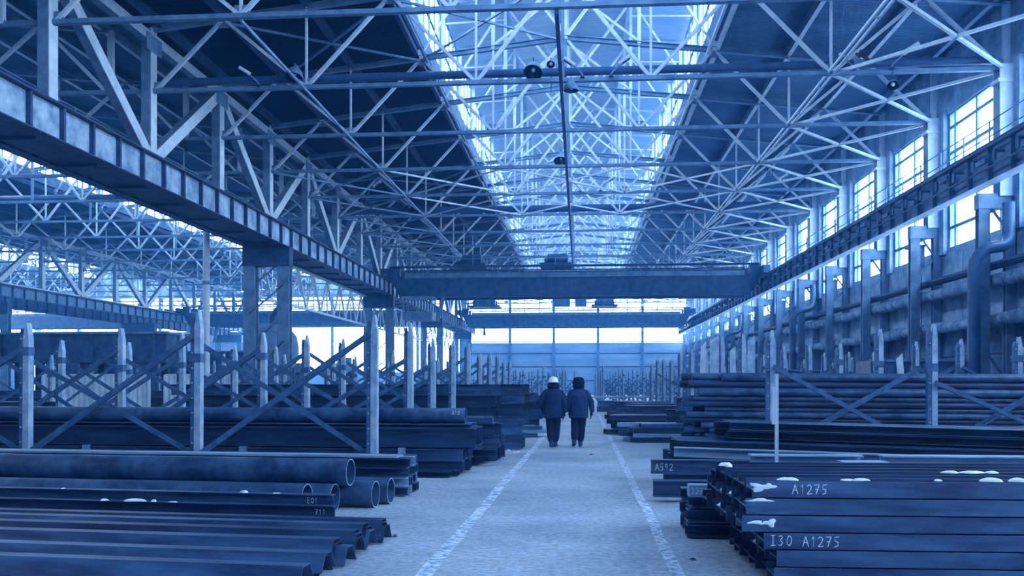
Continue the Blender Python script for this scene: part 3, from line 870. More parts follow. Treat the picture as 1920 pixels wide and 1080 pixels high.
POSTS = [post_meshes(h) for h in (2.72, 2.80, 2.62)]
cm_ = MB(); cm_.box((-.005,0,0),(.2,.17,.14)); CLAMP = cm_.mesh('clamp', M['rack_dark'])
def rack(label, x_end, sgn, y, n, hs=None, sp=3.0, braces=True, z0=0, lo=.3, hi=2.15, seed=0):
    rnd = random.Random(seed*13+5)
    root = tag(empty('storage_rack', (x_end, y, 0)), label, 'rack', 'rows of storage rack posts')
    for k in range(n):
        pm, sm, fm, bm = POSTS[(k+seed) % 3]
        x = sgn*sp*k
        p = link('post', pm, root, (x, rnd.uniform(-.02,.02), 0), (0, rnd.uniform(-.006,.006), 0))
        link('side_channel', sm, p); link('foot', fm, p)
        if k and braces: link('clamp', CLAMP, p, (0, 0, 1.9 + .12*((k*7+seed) % 3)))
        if y < 24: link('bolt_row', bm, p)['kind'] = 'stuff'
    if braces:
        for k in range(n-1):
            x0, x1 = sgn*sp*k, sgn*sp*(k+1); h1 = hi + rnd.uniform(-.2,.3); h2 = hi + rnd.uniform(-.2,.3)
            b = MB(); b.prism((x0, -.10, h1), (x1, -.10, lo), P_L(.085, .085, .012), (0,0,1)); b.build('brace', M['rack_dark'], root)
            b = MB(); b.prism((x0, .10, lo), (x1, .10, h2), P_L(.085, .085, .012), (0,0,1)); b.build('brace', M['rack_dark'], root)
    return root
LROWS = [14.3, 17.4, 20.2, 23.4, 26.6, 29.8, 33.0, 36.2, 39.4, 42.6]
for j, y in enumerate(LROWS):
    rack('%s row of cross braced rack posts from the camera, left of the aisle' % ORD[j], -3.42, -1, y, 4, seed=j, hi=2.1)
RROWS = [17.3, 20.3, 23.3, 26.3, 29.5, 32.7, 35.9, 39.1, 42.3, 45.5]
for j, y in enumerate(RROWS):
    rack('%s row of rack posts from the camera, right of the aisle' % ORD[j], 3.66, 1, y, 3 if j == 4 else 4, seed=j+20, lo=.2, hi=1.75)
# far storage field across the whole hall
n = 0
for y in (62, 68, 74, 80, 88, 96):
    for (x, s, c) in ((-1.2 if y % 4 else -.4, -1, 5), (1.6, 1, 4)):
        rack('%s row from the front of the far storage field, %s half' % (ORD[n//2], 'left' if s < 0 else 'right'), x, s, y, c*2-1, sp=1.4, seed=n, hi=1.6); n += 1
# rack rows in the neighbouring hall
for j, y in enumerate((26, 34, 43, 52)):
    rack('%s row of rack posts from the camera in the neighbouring hall' % ORD[j], -18.4, -1, y, 4, sp=2.9, seed=j+40)

# ------------------------------------------------------------------ stock: every beam, channel and pipe a thing of its own
SC = {}
def stock_mesh(kind, dims, L, m):
    key = (kind, dims, round(L, 2), m)
    if key in SC: return SC[key]
    b = MB(); a, c = (0,0,0), (L,0,0)
    if kind == 'I':   b.prism(a, c, P_I(*dims))
    if kind == 'H':   b.prism(a, c, [(-y, x) for x, y in P_I(*dims)])            # lying on its side
    if kind == 'C':   b.prism(a, c, P_C(*dims, side=1))
    if kind == 'D':   b.prism(a, c, P_C(*dims, side=-1))
    if kind == 'L':   b.prism(a, c, P_L(*dims))
    if kind == 'hat': b.prism(a, c, P_hat(*dims))
    if kind == 'box': b.bar(a, c, dims[0], dims[1])
    if kind == 'hex':
        r = dims[0]; b.prism(a, c, [(r*math.cos(R(60*i+30)), r*math.sin(R(60*i+30))) for i in range(6)])
    if kind == 'pipe':
        r, t = dims; nseg = 20 if r > .1 else 10
        co = [(math.cos(2*math.pi*i/nseg), math.sin(2*math.pi*i/nseg)) for i in range(nseg)]
        rings = [(0, r), (L, r), (L, r-t), (0, r-t)]
        vs = [(x, q*c1, q*s1) for x, q in rings for c1, s1 in co]
        N = nseg
        for i, sm in ((0, True), (1, False), (2, True), (3, False)):
            j = (i+1) % 4
            b.m = 1 if i in (1, 3) else 0
            b.add(vs[i*N:(i+1)*N] + vs[j*N:(j+1)*N], [(N+k, N+(k+1)%N, (k+1)%N, k) for k in range(N)], sm)
    me = b.mesh({'pipe': 'steel_pipe', 'C': 'steel_channel', 'D': 'steel_channel'}.get(kind, 'steel_joist'), M[m], M['pipe_edge']) if kind == 'pipe' else b.mesh('steel_joist', M[m])
    SC[key] = me; return me
NM = {'I': 'steel_joist', 'H': 'steel_joist', 'C': 'steel_channel', 'D': 'steel_channel', 'L': 'steel_angle', 'hat': 'trough_section', 'box': 'steel_bar', 'pipe': 'steel_pipe', 'hex': 'hollow_section'}
CT = {'I': 'beam', 'H': 'beam', 'C': 'channel', 'D': 'channel', 'L': 'angle bar', 'hat': 'profile', 'box': 'bar', 'pipe': 'pipe', 'hex': 'profile'}
def item(kind, dims, xa, xb, y, z, m, label, group=None, rz=0.0, ry=0.0):
    """a length of stock from xa to xb; the aisle end keeps its place when it is turned"""
    L = round(abs(xb-xa), 1)
    if xb < xa:      # aisle end on the right, steel runs to the left
        a = xa; loc = (a - L*math.cos(rz), y - L*math.sin(rz), z); 
    else: loc = (xa, y, z)
    o = link(NM[kind], stock_mesh(kind, dims, L, m), None, loc, (0, ry, rz))
    return tag(o, label, CT[kind], group)
rnd = random.Random(11)
def heap(desc, kind, dims, xa, L, y0, ny, dy, z0, nz, dz, m, rz=0, jx=.12, sgn=-1, drop=None, noun=None, mats=None, ry=0, skip=()):
    for k in range(nz):            # k = 0 is the bottom layer
        cnt = ny - (drop[k] if drop else 0)
        for i in range(cnt):
            if (k, i) in skip: continue
            x = xa + rnd.uniform(-jx, jx)
            mm = mats[(k*7+i*3) % len(mats)] if mats else m
            lay = 'top layer' if k == nz-1 else ('bottom layer' if k == 0 and nz > 2 else '%s layer up' % ORD[k])
            if nz == 1: lab = '%s, %s, %s from the front' % (noun, desc, ORD[i])
            elif cnt == 1: lab = '%s, %s, %s' % (noun, desc, lay)
            else: lab = '%s, %s, %s, %s from front' % (noun, desc, lay, ORD[i])
            item(kind, dims, x, x + sgn*(L + rnd.uniform(-.1,.1)*(L > 4)), y0 + i*dy + rnd.uniform(-.006,.006), z0 + k*dz + (0 if kind != 'pipe' else 0), mm, lab, desc, rz + rnd.uniform(-.0005,.0005), ry)
TL = -.09      # the left stacks are turned a little
# A: trough sections at the bottom left corner
for j, (y, z, x, nst) in enumerate(((8.75, .01, -1.95, 3), (8.40, .02, -2.02, 3), (8.02, .02, -2.02, 3), (7.62, .01, -2.06, 3), (7.22, .0, -2.1, 2), (6.85, .0, -2.2, 1))):
    for s in range(nst):
        item('hat', (.13,.30,.15,.008,.02), x + rnd.uniform(-.03,.06) - .04*s, x-7.5, y, .005 + z + .032*s, ['stock','stock2'][(s+j)%2],
             'trough section of the corner stack at left, %s row from front, %s in its nest' % (ORD[5-j], ORD[nst-1-s]), 'trough sections in the front left stack', TL)
# B: beams with snow between the troughs and the pipes
B1 = item('I', (.12,.14,.012), -2.62, -10.5, 9.25, .215, 'stock', 'dark beam with snow crumbs behind the trough sections, nearer and longer one', 'low beams before the big pipes', TL)
B2 = item('I', (.12,.14,.012), -2.72, -10.5, 9.55, .297, 'stock2', 'upper dark beam behind the trough sections, right below the front big pipe', 'low beams before the big pipes', TL)
item('I', (.12,.14,.012), -2.78, -10.5, 9.55, .15, 'stock', 'beam at the bottom behind the trough sections, under the chalk marked beam', 'low beams before the big pipes', TL)
item('box', (.26,.075), -2.9, -10.5, 9.62, .038, 'stock', 'flat bar on the floor under the chalk marked beams', 'low beams before the big pipes', TL)
item('I', (.12,.14,.012), -2.70, -10.5, 9.25, .072, 'stock', 'lowest beam behind the trough sections, under the snow crumbed one', 'low beams before the big pipes', TL)
item('C', (.10,.14,.012), -2.85, -10.5, 9.85, .16, 'stock', 'channel beside the front big pipe, half hidden behind the low beams', 'low beams before the big pipes', TL)
# C: big pipes
for (y, z, x, lab) in ((10.96, .469, -2.90, 'big steel pipe on top of the left pipe stack, its open end tallest'),
                       (11.50, .172, -2.50, 'big steel pipe whose open end reaches farthest toward the aisle, rear of the lower row'),
                       (11.14, .172, -2.62, 'big steel pipe with a scraped end, second from rear of the lower row'),
                       (10.78, .172, -3.05, 'big steel pipe of the lower row under the top pipe, end set back'),
                       (10.38, .215, -3.28, 'foremost big steel pipe of the left pipe stack, end farthest back')):
    item('pipe', (.172,.012), x, x-9, y, z, 'pipe', lab, 'big pipes at left', TL)
# D: bundle behind the pipes
heap('bundle behind the big pipes', 'C', (.15,.13,.012), -2.42, 9, 12.25, 5, .17, .07, 4, .134, 'stock2', TL, .03, noun='channel', mats=['stock2','stock','stock2','stock3'])
item('box', (.3,.03), -2.55, -11, 12.35, .56, 'stock3', 'pale flat bar lying on top of the bundle behind the big pipes', None, TL)
heap('low flats left of the aisle', 'C', (.2,.1,.012), -2.1, 6, 14.75, 3, .24, .06, 1, .1, 'stock', -.05, .1, noun='low channel on the floor')
# F: stack between first and second rack row
heap('stack left of aisle behind first posts', 'I', (.16,.20,.014), -2.0, 9.5, 15.15, 6, .2, .15, 2, .2, 'stock', -.05, .05, noun='beam', mats=['stock','stock2'])
for x in (-3.1, -6, -9, -11):
    b = MB(); b.box((0,0,0), (.12, 1.2, .1)); o = b.build('timber_bearer', M['wood'], loc=(x, 15.7 - (x+3.1)*.05, .42)); tag(o, 'timber bearer between beam layers left of the aisle, %s from the aisle' % ORD[(-3.1, -6, -9, -11).index(x)], 'timber')
heap('deep beams left of aisle behind first posts', 'I', (.20,.33,.016), -1.85, 10, 15.2, 5, .25, .64, 1, .3, 'stock', -.05, .05, noun='deep beam')
heap('channels over the deep beams', 'C', (.22,.07,.012), -1.95, 10, 15.25, 4, .26, .845, 1, .1, 'stock2', -.05, .05, noun='flat channel')
PF = item('pipe', (.135,.008), -2.02, -11.5, 15.45, 1.02, 'pipe', 'long single pipe lying on the deep beams left of the aisle', None, -.05)
item('pipe', (.11,.008), -2.6, -11.5, 15.8, .995, 'pipe', 'thinner pipe behind the long single pipe on the deep beams', None, -.05)
# F2
heap('stack between second and third left posts', 'I', (.2,.24,.014), -1.72, 8, 18.0, 4, .3, .14, 3, .25, 'stock', -.02, .12, noun='beam', mats=['stock','stock2','stock'])
heap('small sections on the second left stack', 'box', (.2,.12), -1.9, 2.2, 18.1, 3, .3, .83, 1, .1, 'stock2', -.02, .15, noun='short bar')
heap('ragged low stock left of the aisle', 'C', (.2,.14,.012), -1.8, 7, 16.9, 3, .28, .10, 2, .15, 'stock', -.02, .2, noun='channel')
# S3..
heap('stack beside the walkers', 'H', (.17,.26,.014), -1.42, 8, 21.0, 4, .3, .10, 4, .175, 'stock2', 0, .05, noun='side lying beam', mats=['stock2','stock'])
heap('tall stack behind the third left posts', 'I', (.24,.30,.016), -2.35, 9, 24.1, 5, .33, .17, 5, .31, 'stock', 0, .12, noun='beam', mats=['stock','stock2','stock'])
heap('loose flats beside the tall left stack', 'box', (.25,.10), -1.1, 3, 26.0, 2, .35, .06, 3, .11, 'stock3', 0, .25, noun='flat bar', mats=['stock2','stock3'])
for q, (y, z, xe) in enumerate(((27.6, 5, -1.9), (30.9, 4, -1.6), (34.2, 4, -1.9), (40.6, 3, -2.0), (44.2, 2, -1.4))):
    heap('%s far stack at left' % ORD[q], 'I', (.24,.30,.016), xe, 8, y, 4, .36, .17, z, .31, 'stock', 0, .3, noun='beam', mats=['stock','stock2'])

# G: nearest stack at right, beams lying on their sides
xs_front = [1.53, 1.55, 1.45, 1.28, 1.31, 1.36]      # bottom to top
G = {}
for k in range(6):
    for i in range(6):
        x = xs_front[k] - .012*i + rnd.uniform(-.03,.03) * (i > 0)
        lay = 'top layer' if k == 5 else ('bottom layer' if k == 0 else '%s layer up' % ORD[k])
        o = item('H', (.126,.27,.012), x, x+7.0, 7.24 + i*.285, .075 + k*.1365, 'stock2' if i == 0 else 'stock', 'beam on its side in the nearest right stack, %s, %s from front' % (lay, ORD[i]),
                 'beams in the nearest right stack', .012 + rnd.uniform(-.001,.001))
        G[k, i] = o
# H: short stock at its left end
heap('low pile beside the nearest right stack', 'C', (.22,.13,.012), 1.12, 1.6, 9.25, 3, .3, .08, 3, .15, 'stock2', 0, .03, sgn=1, noun='short channel')
HC = item('box', (.18,.12), 1.10, 2.6, 9.1, .505, 'stock3', 'short chalk numbered bar on top of the low pile by the nearest right stack')
# I: channels reaching into the aisle
HI = item('I', (.16,.20,.012), 1.02, 5.0, 12.88, .392, 'stock2', 'chalk marked beam jutting into the aisle at right, upper one', 'beams jutting into the aisle')
item('I', (.22,.22,.012), .98, 4.6, 12.0, .18, 'stock2', 'wide beam jutting into the aisle at right, lower one', 'beams jutting into the aisle')
item('I', (.22,.22,.012), 1.2, 4.8, 12.9, .18, 'stock', 'beam under the chalk marked beam jutting into the aisle at right', 'beams jutting into the aisle')
item('C', (.2,.06,.012), 1.35, 5, 11.5, .05, 'stock', 'flat channel on the floor in front of the jutting beams', 'beams jutting into the aisle')
for j, x in enumerate((1.7, 4.2)):
    b = MB(); b.box((0,0,.034), (.1, 1.3, .068)); tag(b.build('timber_bearer', M['wood'], loc=(x, 12.45, 0)), 'timber bearer under the beams jutting into the aisle, %s' % ['near their ends','farther in'][j], 'timber')
# J: wide flange beams with pale tops
for k in range(3):
    item('I', (.26,.24,.016), 1.95+.05*k, 3.35, 10.85, .125 + k*.245, 'stock3' if k == 2 else 'stock', 'short wide flange beam behind the nearest right stack, %s' % ['bottom one','middle one','pale topmost one'][k], 'wide flange beams behind the nearest right stack')
    item('I', (.26,.24,.016), 3.5+.03*k, 9.5, 10.8, .13 + k*.245, 'stock3' if k == 2 else 'stock', 'long wide flange beam behind the nearest right stack, %s' % ['bottom one','middle one','pale topmost one'][k], 'wide flange beams behind the nearest right stack', -.02)
    item('I', (.26,.24,.016), 2.9+.03*k, 3.42, 10.3, .12 + k*.235, 'stock3' if k == 2 else 'stock', 'stub of wide flange beam before the long ones at right, %s' % ['bottom one','middle one','pale topmost one'][k], 'stubs of wide flange beam')
# K: long stack in front of the first right posts
heap('long stack before first right posts', 'I', (.22,.2,.014), 1.45, 8, 13.7, 5, .26, .20, 3, .21, 'stock', -.16, .10, sgn=1, noun='beam', mats=['stock','stock2','stock'], ry=.018)
item('I', (.22,.14,.014), 1.42, 5.0, 13.5, .56, 'stock3', 'pale flanged beam on the front edge of the long stack before the right posts', None, -.16, .018)
heap('upper beams before first right posts', 'C', (.22,.12,.012), 2.2, 8, 14.0, 4, .26, .80, 2, .13, 'stock', -.16, .15, sgn=1, noun='channel', mats=['stock','stock2'], ry=.018)
# L: pile of pipes
for k in range(15):
    r = .062 if k < 12 else .085
    z = .10 + k*.108 if k < 12 else .10 + 12*.108 + (k-12)*.15 + .03
    nn = 6 if k < 12 else 4
    for i in range(nn):
        x = 2.1 + rnd.choice((0, .15, .5, .9, 1.1))*rnd.random()*1.2 + (.0 if k % 3 else .25)
        lay = 'top layer' if k == 14 else '%s layer up' % ORD[k]
        item('pipe', (r,.008), x, x+9.0, 18.15 + i*(.135 if k < 12 else .2) + (.06 if k % 2 else 0), z, ['pipe','stock','pipe'][(i+k)%3],
             'pipe in the tall pile at right, %s, %s from front' % (lay, ORD[i]), 'pipes in the tall right pile', -.02+rnd.uniform(-.0004,.0004), .006)
# M, further right
heap('ragged low stack right of the two people', 'box', (.3,.11), 1.35, 3.5, 23.9, 4, .34, .07, 4, .125, 'stock', 0, .35, sgn=1, noun='slab bar', mats=['stock','stock2','stock','stock3'])
heap('second ragged low stack right of the two people', 'I', (.24,.14,.014), 1.0, 4, 27.2, 4, .32, .09, 4, .15, 'stock', 0, .3, sgn=1, noun='beam', mats=['stock','stock2'])
heap('stack behind the tall pipe pile', 'I', (.24,.30,.016), 2.4, 9, 21.2, 4, .34, .17, 4, .31, 'stock', 0, .3, sgn=1, noun='beam', mats=['stock','stock2'])
for q, (y, z, xe) in enumerate(((24.4, 4, 3.4), (30.3, 3, 1.6), (33.6, 3, 1.9), (37, 3, 1.7), (40.3, 2, 1.5), (43.5, 2, 1.7))):
    heap('%s far stack at right' % ORD[q], 'I', (.24,.26,.016), xe, 8, y, 4, .36, .15, z, .27, 'stock', 0, .3, sgn=1, noun='beam', mats=['stock','stock2'])
# stock closing the aisle
heap('pile closing the aisle, left half', 'I', (.4,.28,.02), -3.2, 3.4, 50.5, 3, .5, .16, 3, .29, 'stock', 0, .2, sgn=1, noun='beam', mats=['stock','stock2'])
heap('pile closing the aisle, middle', 'box', (.5,.3), 1.0, 2.6, 49.0, 2, .6, .16, 2, .31, 'stock', 0, .1, sgn=1, noun='slab', mats=['stock','stock2'])
heap('long pale flats closing the aisle', 'box', (.4,.08), .2, 9.0, 49.0, 2, .5, .82, 1, .1, 'stock3', 0, .3, sgn=1, noun='flat bar')
heap('low pale flats closing the aisle', 'box', (.4,.1), 2.5, 8.0, 47.6, 2, .5, .06, 3, .12, 'stock3', 0, .3, sgn=1, noun='flat bar', mats=['stock3','stock2'])
for j, (x, y) in enumerate(((.4, 49.25), (8.6, 49.25))):
    if j: b = MB(); b.box((0,0,.36), (.4,1.1,.74)); tag(b.build('support_block', M['machine'], loc=(x, y, 0)), 'dark support block under the right end of the long pale flats', 'block')
b = MB(); b.add([(-1.6,-.9,.05),(1.5,-.9,1.1),(1.5,.9,1.1),(-1.6,.9,.05),(-1.6,-.9,.0),(1.5,-.9,1.04),(1.5,.9,1.04),(-1.6,.9,.0)], [(0,1,2,3),(7,6,5,4),(0,4,5,1),(1,5,6,2),(2,6,7,3),(3,7,4,0)])
tag(b.build('sloping_plate', M['stock2'], loc=(-3.4, 37.9, .01)), 'dark steel plate propped up slanting, left of the person in the white helmet', 'plate')

# stock in the neighbouring hall
for q, (x, y, z) in enumerate(((-18.6, 29, 3), (-18.8, 38, 4), (-19, 47.5, 3), (-19, 56, 4))):
    heap('%s stack in the neighbouring hall' % ORD[q], 'I', (.3,.30,.016), x, 8, y, 4, .4, .17, z, .31, 'stock', 0, .3, noun='beam', mats=['stock','stock2'])

# loose boards and bars standing in the racks
def board(label, x, y, w, h, lean, m, d=.05):
    b = MB(); b.add([(-w/2,-d/2,0),(w/2,-d/2,0),(w/2,d/2,0),(-w/2,d/2,0),(-w/2,-d/2,h-.12),(w/2,-d/2,h),(w/2,d/2,h),(-w/2,d/2,h-.12)],
                    [(3,2,1,0),(0,1,5,4),(1,2,6,5),(2,3,7,6),(3,0,4,7),(4,5,6,7)])
    tag(b.build('standing_board', m, loc=(x, y, 0), rot=(0, lean, 0)), label, 'board')
board('wide pale board standing beside the second right rack post', 3.25, 21.7, .2, 2.75, .0, M['rack'], .08)
board('narrow bright board leaning at the left of the wide pale board', 2.9, 21.6, .12, 2.6, .03, M['steel_light'])
board('pale board standing right of the wide pale board', 3.75, 21.8, .13, 2.5, -.02, M['rack'])
board('pale perforated board beside the nearest right rack post', 4.15, 21.8, .17, 2.75, 0, M['rack'])
board('short bright board behind the tall pipe pile', 7.15, 21.6, .15, 2.45, -.05, M['steel_light'])
board('short leaning board behind the tall pipe pile, right of the bright one', 7.75, 21.6, .14, 2.3, -.08, M['steel_light'])
b = MB(); b.box((0,0,.85), (.035,.035,1.7)); b.box((-.03,-.02,1.35), (.05,.03,.42)); b.box((0,0,.01), (.16,.16,.02))
tag(b.build('marker_stake', M['steel_light'], loc=(2.17, 9.95, 0)), 'thin pale stake with a small bright plate standing behind the nearest right stack', 'stake')

# ------------------------------------------------------------------ chalk writing and snow
GL = {'A': [[(0,0),(.35,1),(.7,0)],[(.12,.4),(.6,.4)]], '1': [[(.2,.75),(.4,1),(.35,0)]], '2': [[(0,.8),(.25,1),(.55,.8),(.45,.5),(0,0),(.65,.05)]],
      '7': [[(0,.95),(.6,1),(.2,0)],[(.1,.5),(.5,.5)]], '5': [[(.65,1),(.15,.95),(.12,.55),(.5,.5),(.5,.1),(.05,0)]], 'I': [[(.3,1),(.3,0)],[(.05,1),(.55,1)],[(.0,0),(.6,.02)]],
      '3': [[(0,.9),(.3,1),(.5,.8),(.2,.55),(.5,.3),(.3,0),(0,.1)]], '0': [[(.3,1),(.05,.6),(.1,.15),(.35,0),(.6,.3),(.6,.8),(.3,1)]], '9': [[(.5,.6),(.2,.5),(.1,.8),(.35,1),(.5,.8),(.4,0)]],
      'E': [[(.5,1),(.05,1),(.05,0),(.5,0)],[(.05,.5),(.4,.5)]], ' ': []}
def chalk(parent, text, x, y, z, h, wd=.55, t=.008, depth=.002):
    """strokes drawn on a face that looks to -Y, in the parent's own coordinates"""
    b = MB(); cx = x
    for ch in text:
        for st in GL[ch]:
            for (p, q) in zip(st[:-1], st[1:]):
                b.bar((cx+p[0]*h*.8, y, z+p[1]*h), (cx+q[0]*h*.8, y, z+q[1]*h), depth, t, (0,0,1)) if abs(p[0]-q[0]) > .02 else b.box((cx+p[0]*h*.8, y, z+(p[1]+q[1])/2*h), (t, depth, abs(p[1]-q[1])*h))
        cx += wd*h*1.25
    o = b.build('chalk_writing', M['chalk'], parent); o['kind'] = 'stuff'
    return o
chalk(G[5,0], 'A1275', .31, -.138, -.036, .076, .6, t=.006)
chalk(G[2,0], 'I30', .05, -.138, -.035, .080, .62, t=.006)
chalk(G[2,0], 'A1275', .30, -.138, -.040, .08, .6, t=.006)
chalk(HC, '3271', .02, -.092, -.028, .06, t=.005)
chalk(HI, 'A592', .06, -.012, -.06, .10, t=.008)
def chalk_left(o, L, off, text, z, h, yy): chalk(o, text, L-off, yy, z, h, t=.007)
chalk_left(B2, 7.8, .30, 'E01', -.03, .06, -.010)
chalk_left(B1, 7.9, .22, '711', -.03, .06, -.010)
chalk_left(PF, 9.5, .22, 'A10', .02, .07, -.134)

SNOW = [0]
def snow(label, x, y, z, w, d, h, face=False, seed=0, rz=0):
    """a soft irregular lump; face=True sticks it on a wall-like face looking to -Y"""
    r = random.Random(seed); b = MB(); n = 18; rings = []
    prof = [(1.0, 0), (.93, .35), (.72, .75), (.4, .96)]
    jit = [1 + .28*math.sin(3*k*2*math.pi/n + seed) + r.uniform(-.14,.14) for k in range(n)]
    vs = []
    for q, hz in prof:
        for k in range(n):
            a = 2*math.pi*k/n; u = q*jit[k]*math.cos(a)*w/2; v = q*jit[k]*math.sin(a)*d/2; t = hz*h*(1+r.uniform(-.1,.1)*(hz > 0))
            vs.append((u, -t, v) if face else (u, v, t))
    vs.append((0, -h, 0) if face else (0, 0, h))
    fs = [(i*n+k, i*n+(k+1)%n, (i+1)*n+(k+1)%n, (i+1)*n+k) for i in range(3) for k in range(n)] + [(3*n+k, 3*n+(k+1)%n, 4*n) for k in range(n)]
    if face: fs = [tuple(reversed(f)) for f in fs]
    b.add(vs, fs, True)
    tag(b.build('snow_patch', M['snow'], loc=(x, y, z), rot=(0,0,rz)), label, 'snow')
def at(px, py, Y):
    """world point seen at a pixel of the photograph, on the plane y = Y"""
    t = (px - 960) / F; c, s_ = math.cos(YAW), math.sin(YAW)
    X = Y * (t*c - s_) / (c + t*s_); d = Y*c - X*s_
    return X, Y, EYE + (718 - py) / F * d
yf = 7.24 - .137
for j, (px, py, w_, h_) in enumerate(((1424, 914, .15, .075), (1444, 912, .09, .045), (1425, 938, .20, .03), (1418, 980, .14, .035), (1444, 981, .10, .065))):
    x, y, z = at(px, py, yf)
    snow('snow stuck on front faces of the nearest right stack, %s patch downward' % ORD[j], x, y + .008 + (x-1.35)*.012, z, w_, h_, .014, True, j+1)
for j, (px, Yq, w_, d_, h_) in enumerate(((1480, 7.2, .16, .08, .02), (1362, 8.4, .12, .2, .03), (1590, 7.2, .10, .06, .012), (1614, 7.2, .12, .06, .018), (1760, 7.2, .06, .05, .014), (1860, 7.2, .15, .08, .03), (1912, 7.2, .12, .08, .03), (1785, 7.85, .14, .08, .02), (1825, 7.85, .20, .08, .02), (1862, 7.85, .1, .08, .02))):
    x, y, z = at(px, 900, Yq)
    snow('snow on top of the nearest right stack, %s' % ['left of the chalk writing','on its left rear corner','small one at the middle','beside the small middle one','tiny one right of the middle','big one near the right edge','at the very right edge','rear ridge, left piece','rear ridge, long middle piece','rear ridge, right piece'][j], x, y + (x-1.35)*.012, .075+5*.1365+.0665-.002, w_, d_, h_, False, j+30)
for j, k in enumerate((4, 3, 2, 1)):
    for i in (1, 2, 3):
        if (i + k) % 3 == 2: continue
        o = G[k, i]
        snow('snow in open beam ends, nearest right stack, %s layer from top, %s column' % (ORD[5-k], ORD[i]), o.location.x + .06, o.location.y, o.location.z + .004, .1, .17, .035, False, 50+i+k*3)
for j, (px, py, Yq, zt, w_, h_) in enumerate(((195, 948, 9.2, .29, .09, .02), (252, 949, 9.2, .29, .24, .03), (289, 950, 9.2, .29, .05, .025), (325, 953, 9.2, .29, .1, .01), (458, 936, 9.5, .372, .09, .025), (118, 924, 9.5, .372, .03, .012), (517, 940, 9.5, .372, .08, .008))):
    x, y, z = at(px, py, Yq); yy = (9.25 if zt < .33 else 9.55) - (x + 2.7)*.09
    x2 = x * yy / Yq
    snow('snow on low beams before the big pipes, %s' % ['far left lump','wide low lump at left','little ball right of the wide lump','flat streak at the middle','round lump nearest the pipe ends','speck at far left','thin streak near the pipe ends'][j], x2, yy, zt - .007, w_, .07, h_, False, j+70)
for j, (px, py) in enumerate(((812, 783+60), (953, 845), (965, 849), (972, 848), (905, 866), (740, 1010), (830, 893), (1108, 852), (1300, 1046))):
    d = 1.6*F/(py-718); x, y, z = at(px, py, d)
    b = MB(); b.add([(-.04,-.02,0),(.05,-.03,0),(.03,.03,0),(-.02,.02,0),(-.02,-.01,.02),(.03,-.01,.015),(.02,.015,.02),(-.01,.012,.025)], [(0,1,5,4),(1,2,6,5),(2,3,7,6),(3,0,4,7),(4,5,6,7)])
    tag(b.build('floor_scrap', M['snow'] if j in (1,2,3) else M['stock'], loc=(x, y, .001), rot=(0,0,j)), 'small scrap lying on the floor, %s' % ['by the left beams','first pale bit left of the walkers','second pale bit left of the walkers','third pale bit left of the walkers','dark crumb in the left aisle','dark crumb near the trough sections','dark crumb by the low channels','dark crumb behind the walkers','dark crumb before the right stack'][j], 'scrap')
# ------------------------------------------------------------------ lamps on the roof trusses
def bell_lamp(label, px, py, Yq, r=.30, tilt=0.0, hang=False, zc_=None):
    x, y, z = at(px, py, Yq)
    root = tag(empty('roof_lamp', (x, Yq, z)), label, 'lamp')
    pr = [(.05,.36),(.09,.35),(.10,.26),(.17,.21),(.26,.11),(.31,-.02),(.33,-.14)]
    b = MB(); b.lathe((0,0,0), [(q*r/.3, h*r/.3) for q, h in pr], 20); sh = b.build('shade', M['steel_mid'], root, rot=(-tilt*2.2, tilt*.4, 0))
    b = MB(); b.lathe((0,0,0), [(.32*r/.3,-.14*r/.3),(.30*r/.3,-.02*r/.3),(.24*r/.3,.09*r/.3),(.15*r/.3,.18*r/.3),(0,.2*r/.3)], 20); b.build('reflector', M['dark_glass'], sh)
    b = MB(); b.lathe((0,0,-.06), [(.0,-.02),(.05,.0),(.07,.06),(.05,.12),(.0,.14)], 10); b.build('bulb', M['snow'], sh)
    dz = (ZB + .05) - z
    b = MB(); b.tube((0,0,.3*r/.3), (0,0,.42*r/.3), .02, 6)
    top = .42*r/.3
    b.build('stem', M['steel_dark'], root)
    b = MB()
    if dz < 0: b.path([(0,0,top), (0,.12,top), (0,.12,dz)] , .018, 6)
    else: b.path([(0,0,top), (0,.0,max(dz, top+.02))], .018, 6)
    b.build('bracket', M['steel_dark'], root)
    return root
def flood_lamp(label, px, py, Yq, sgn=1, s=1.0):
    """bent arm with a long flat head"""
    x, y, z = at(px, py, Yq)
    root = tag(empty('flood_lamp', (x, Yq, ZB + .07)), label, 'lamp')
    b = MB(); b.path([(0,0,0),(0,0,.08*s),(sgn*.10*s,-.02,.2*s),(sgn*.42*s,-.1,.48*s)], .025, 7); b.build('arm', M['steel_mid'], root)
    a = Vector((sgn*.38*s,-.1,.44*s)); c = Vector((sgn*.85*s,-.22,.72*s))
    b = MB(); b.prism(a, c, [(-.09*s,-.02),(.09*s,-.02),(.12*s,.05*s),(.05*s,.11*s),(-.05*s,.11*s),(-.12*s,.05*s)]); b.build('lamp_head', M['steel_light'], root)
    b = MB(); n = (c-a).normalized(); b.prism(a+n*.12*s+Vector((0,0,-.03)), c-n*.03*s+Vector((0,0,-.03)), [(-.07*s,-.012),(.07*s,-.012),(.07*s,.012),(-.07*s,.012)]); b.build('lens', M['duct'], root)
    b = MB(); b.box((0,0,-.02), (.14,.2,.05)); b.build('clamp', M['steel_dark'], root)
    return root
T = lambda n: 24.3 + 6*n
bell_lamp('dark bell lamp above the second truss over the left bay', 552, 140, T(1)-.2, .30, .15)
bell_lamp('large bell lamp on the second truss at the left of the middle tie', 1000, 131, T(1)-.2, .30, .25)
bell_lamp('small round lamp behind the thick pipe near the middle tie', 1033, 119, T(1)+1.2, .14, .3)
flood_lamp('flood lamp on a bent arm leaning left beside the middle tie', 1092, 148, T(1)-.15, -1, .75)
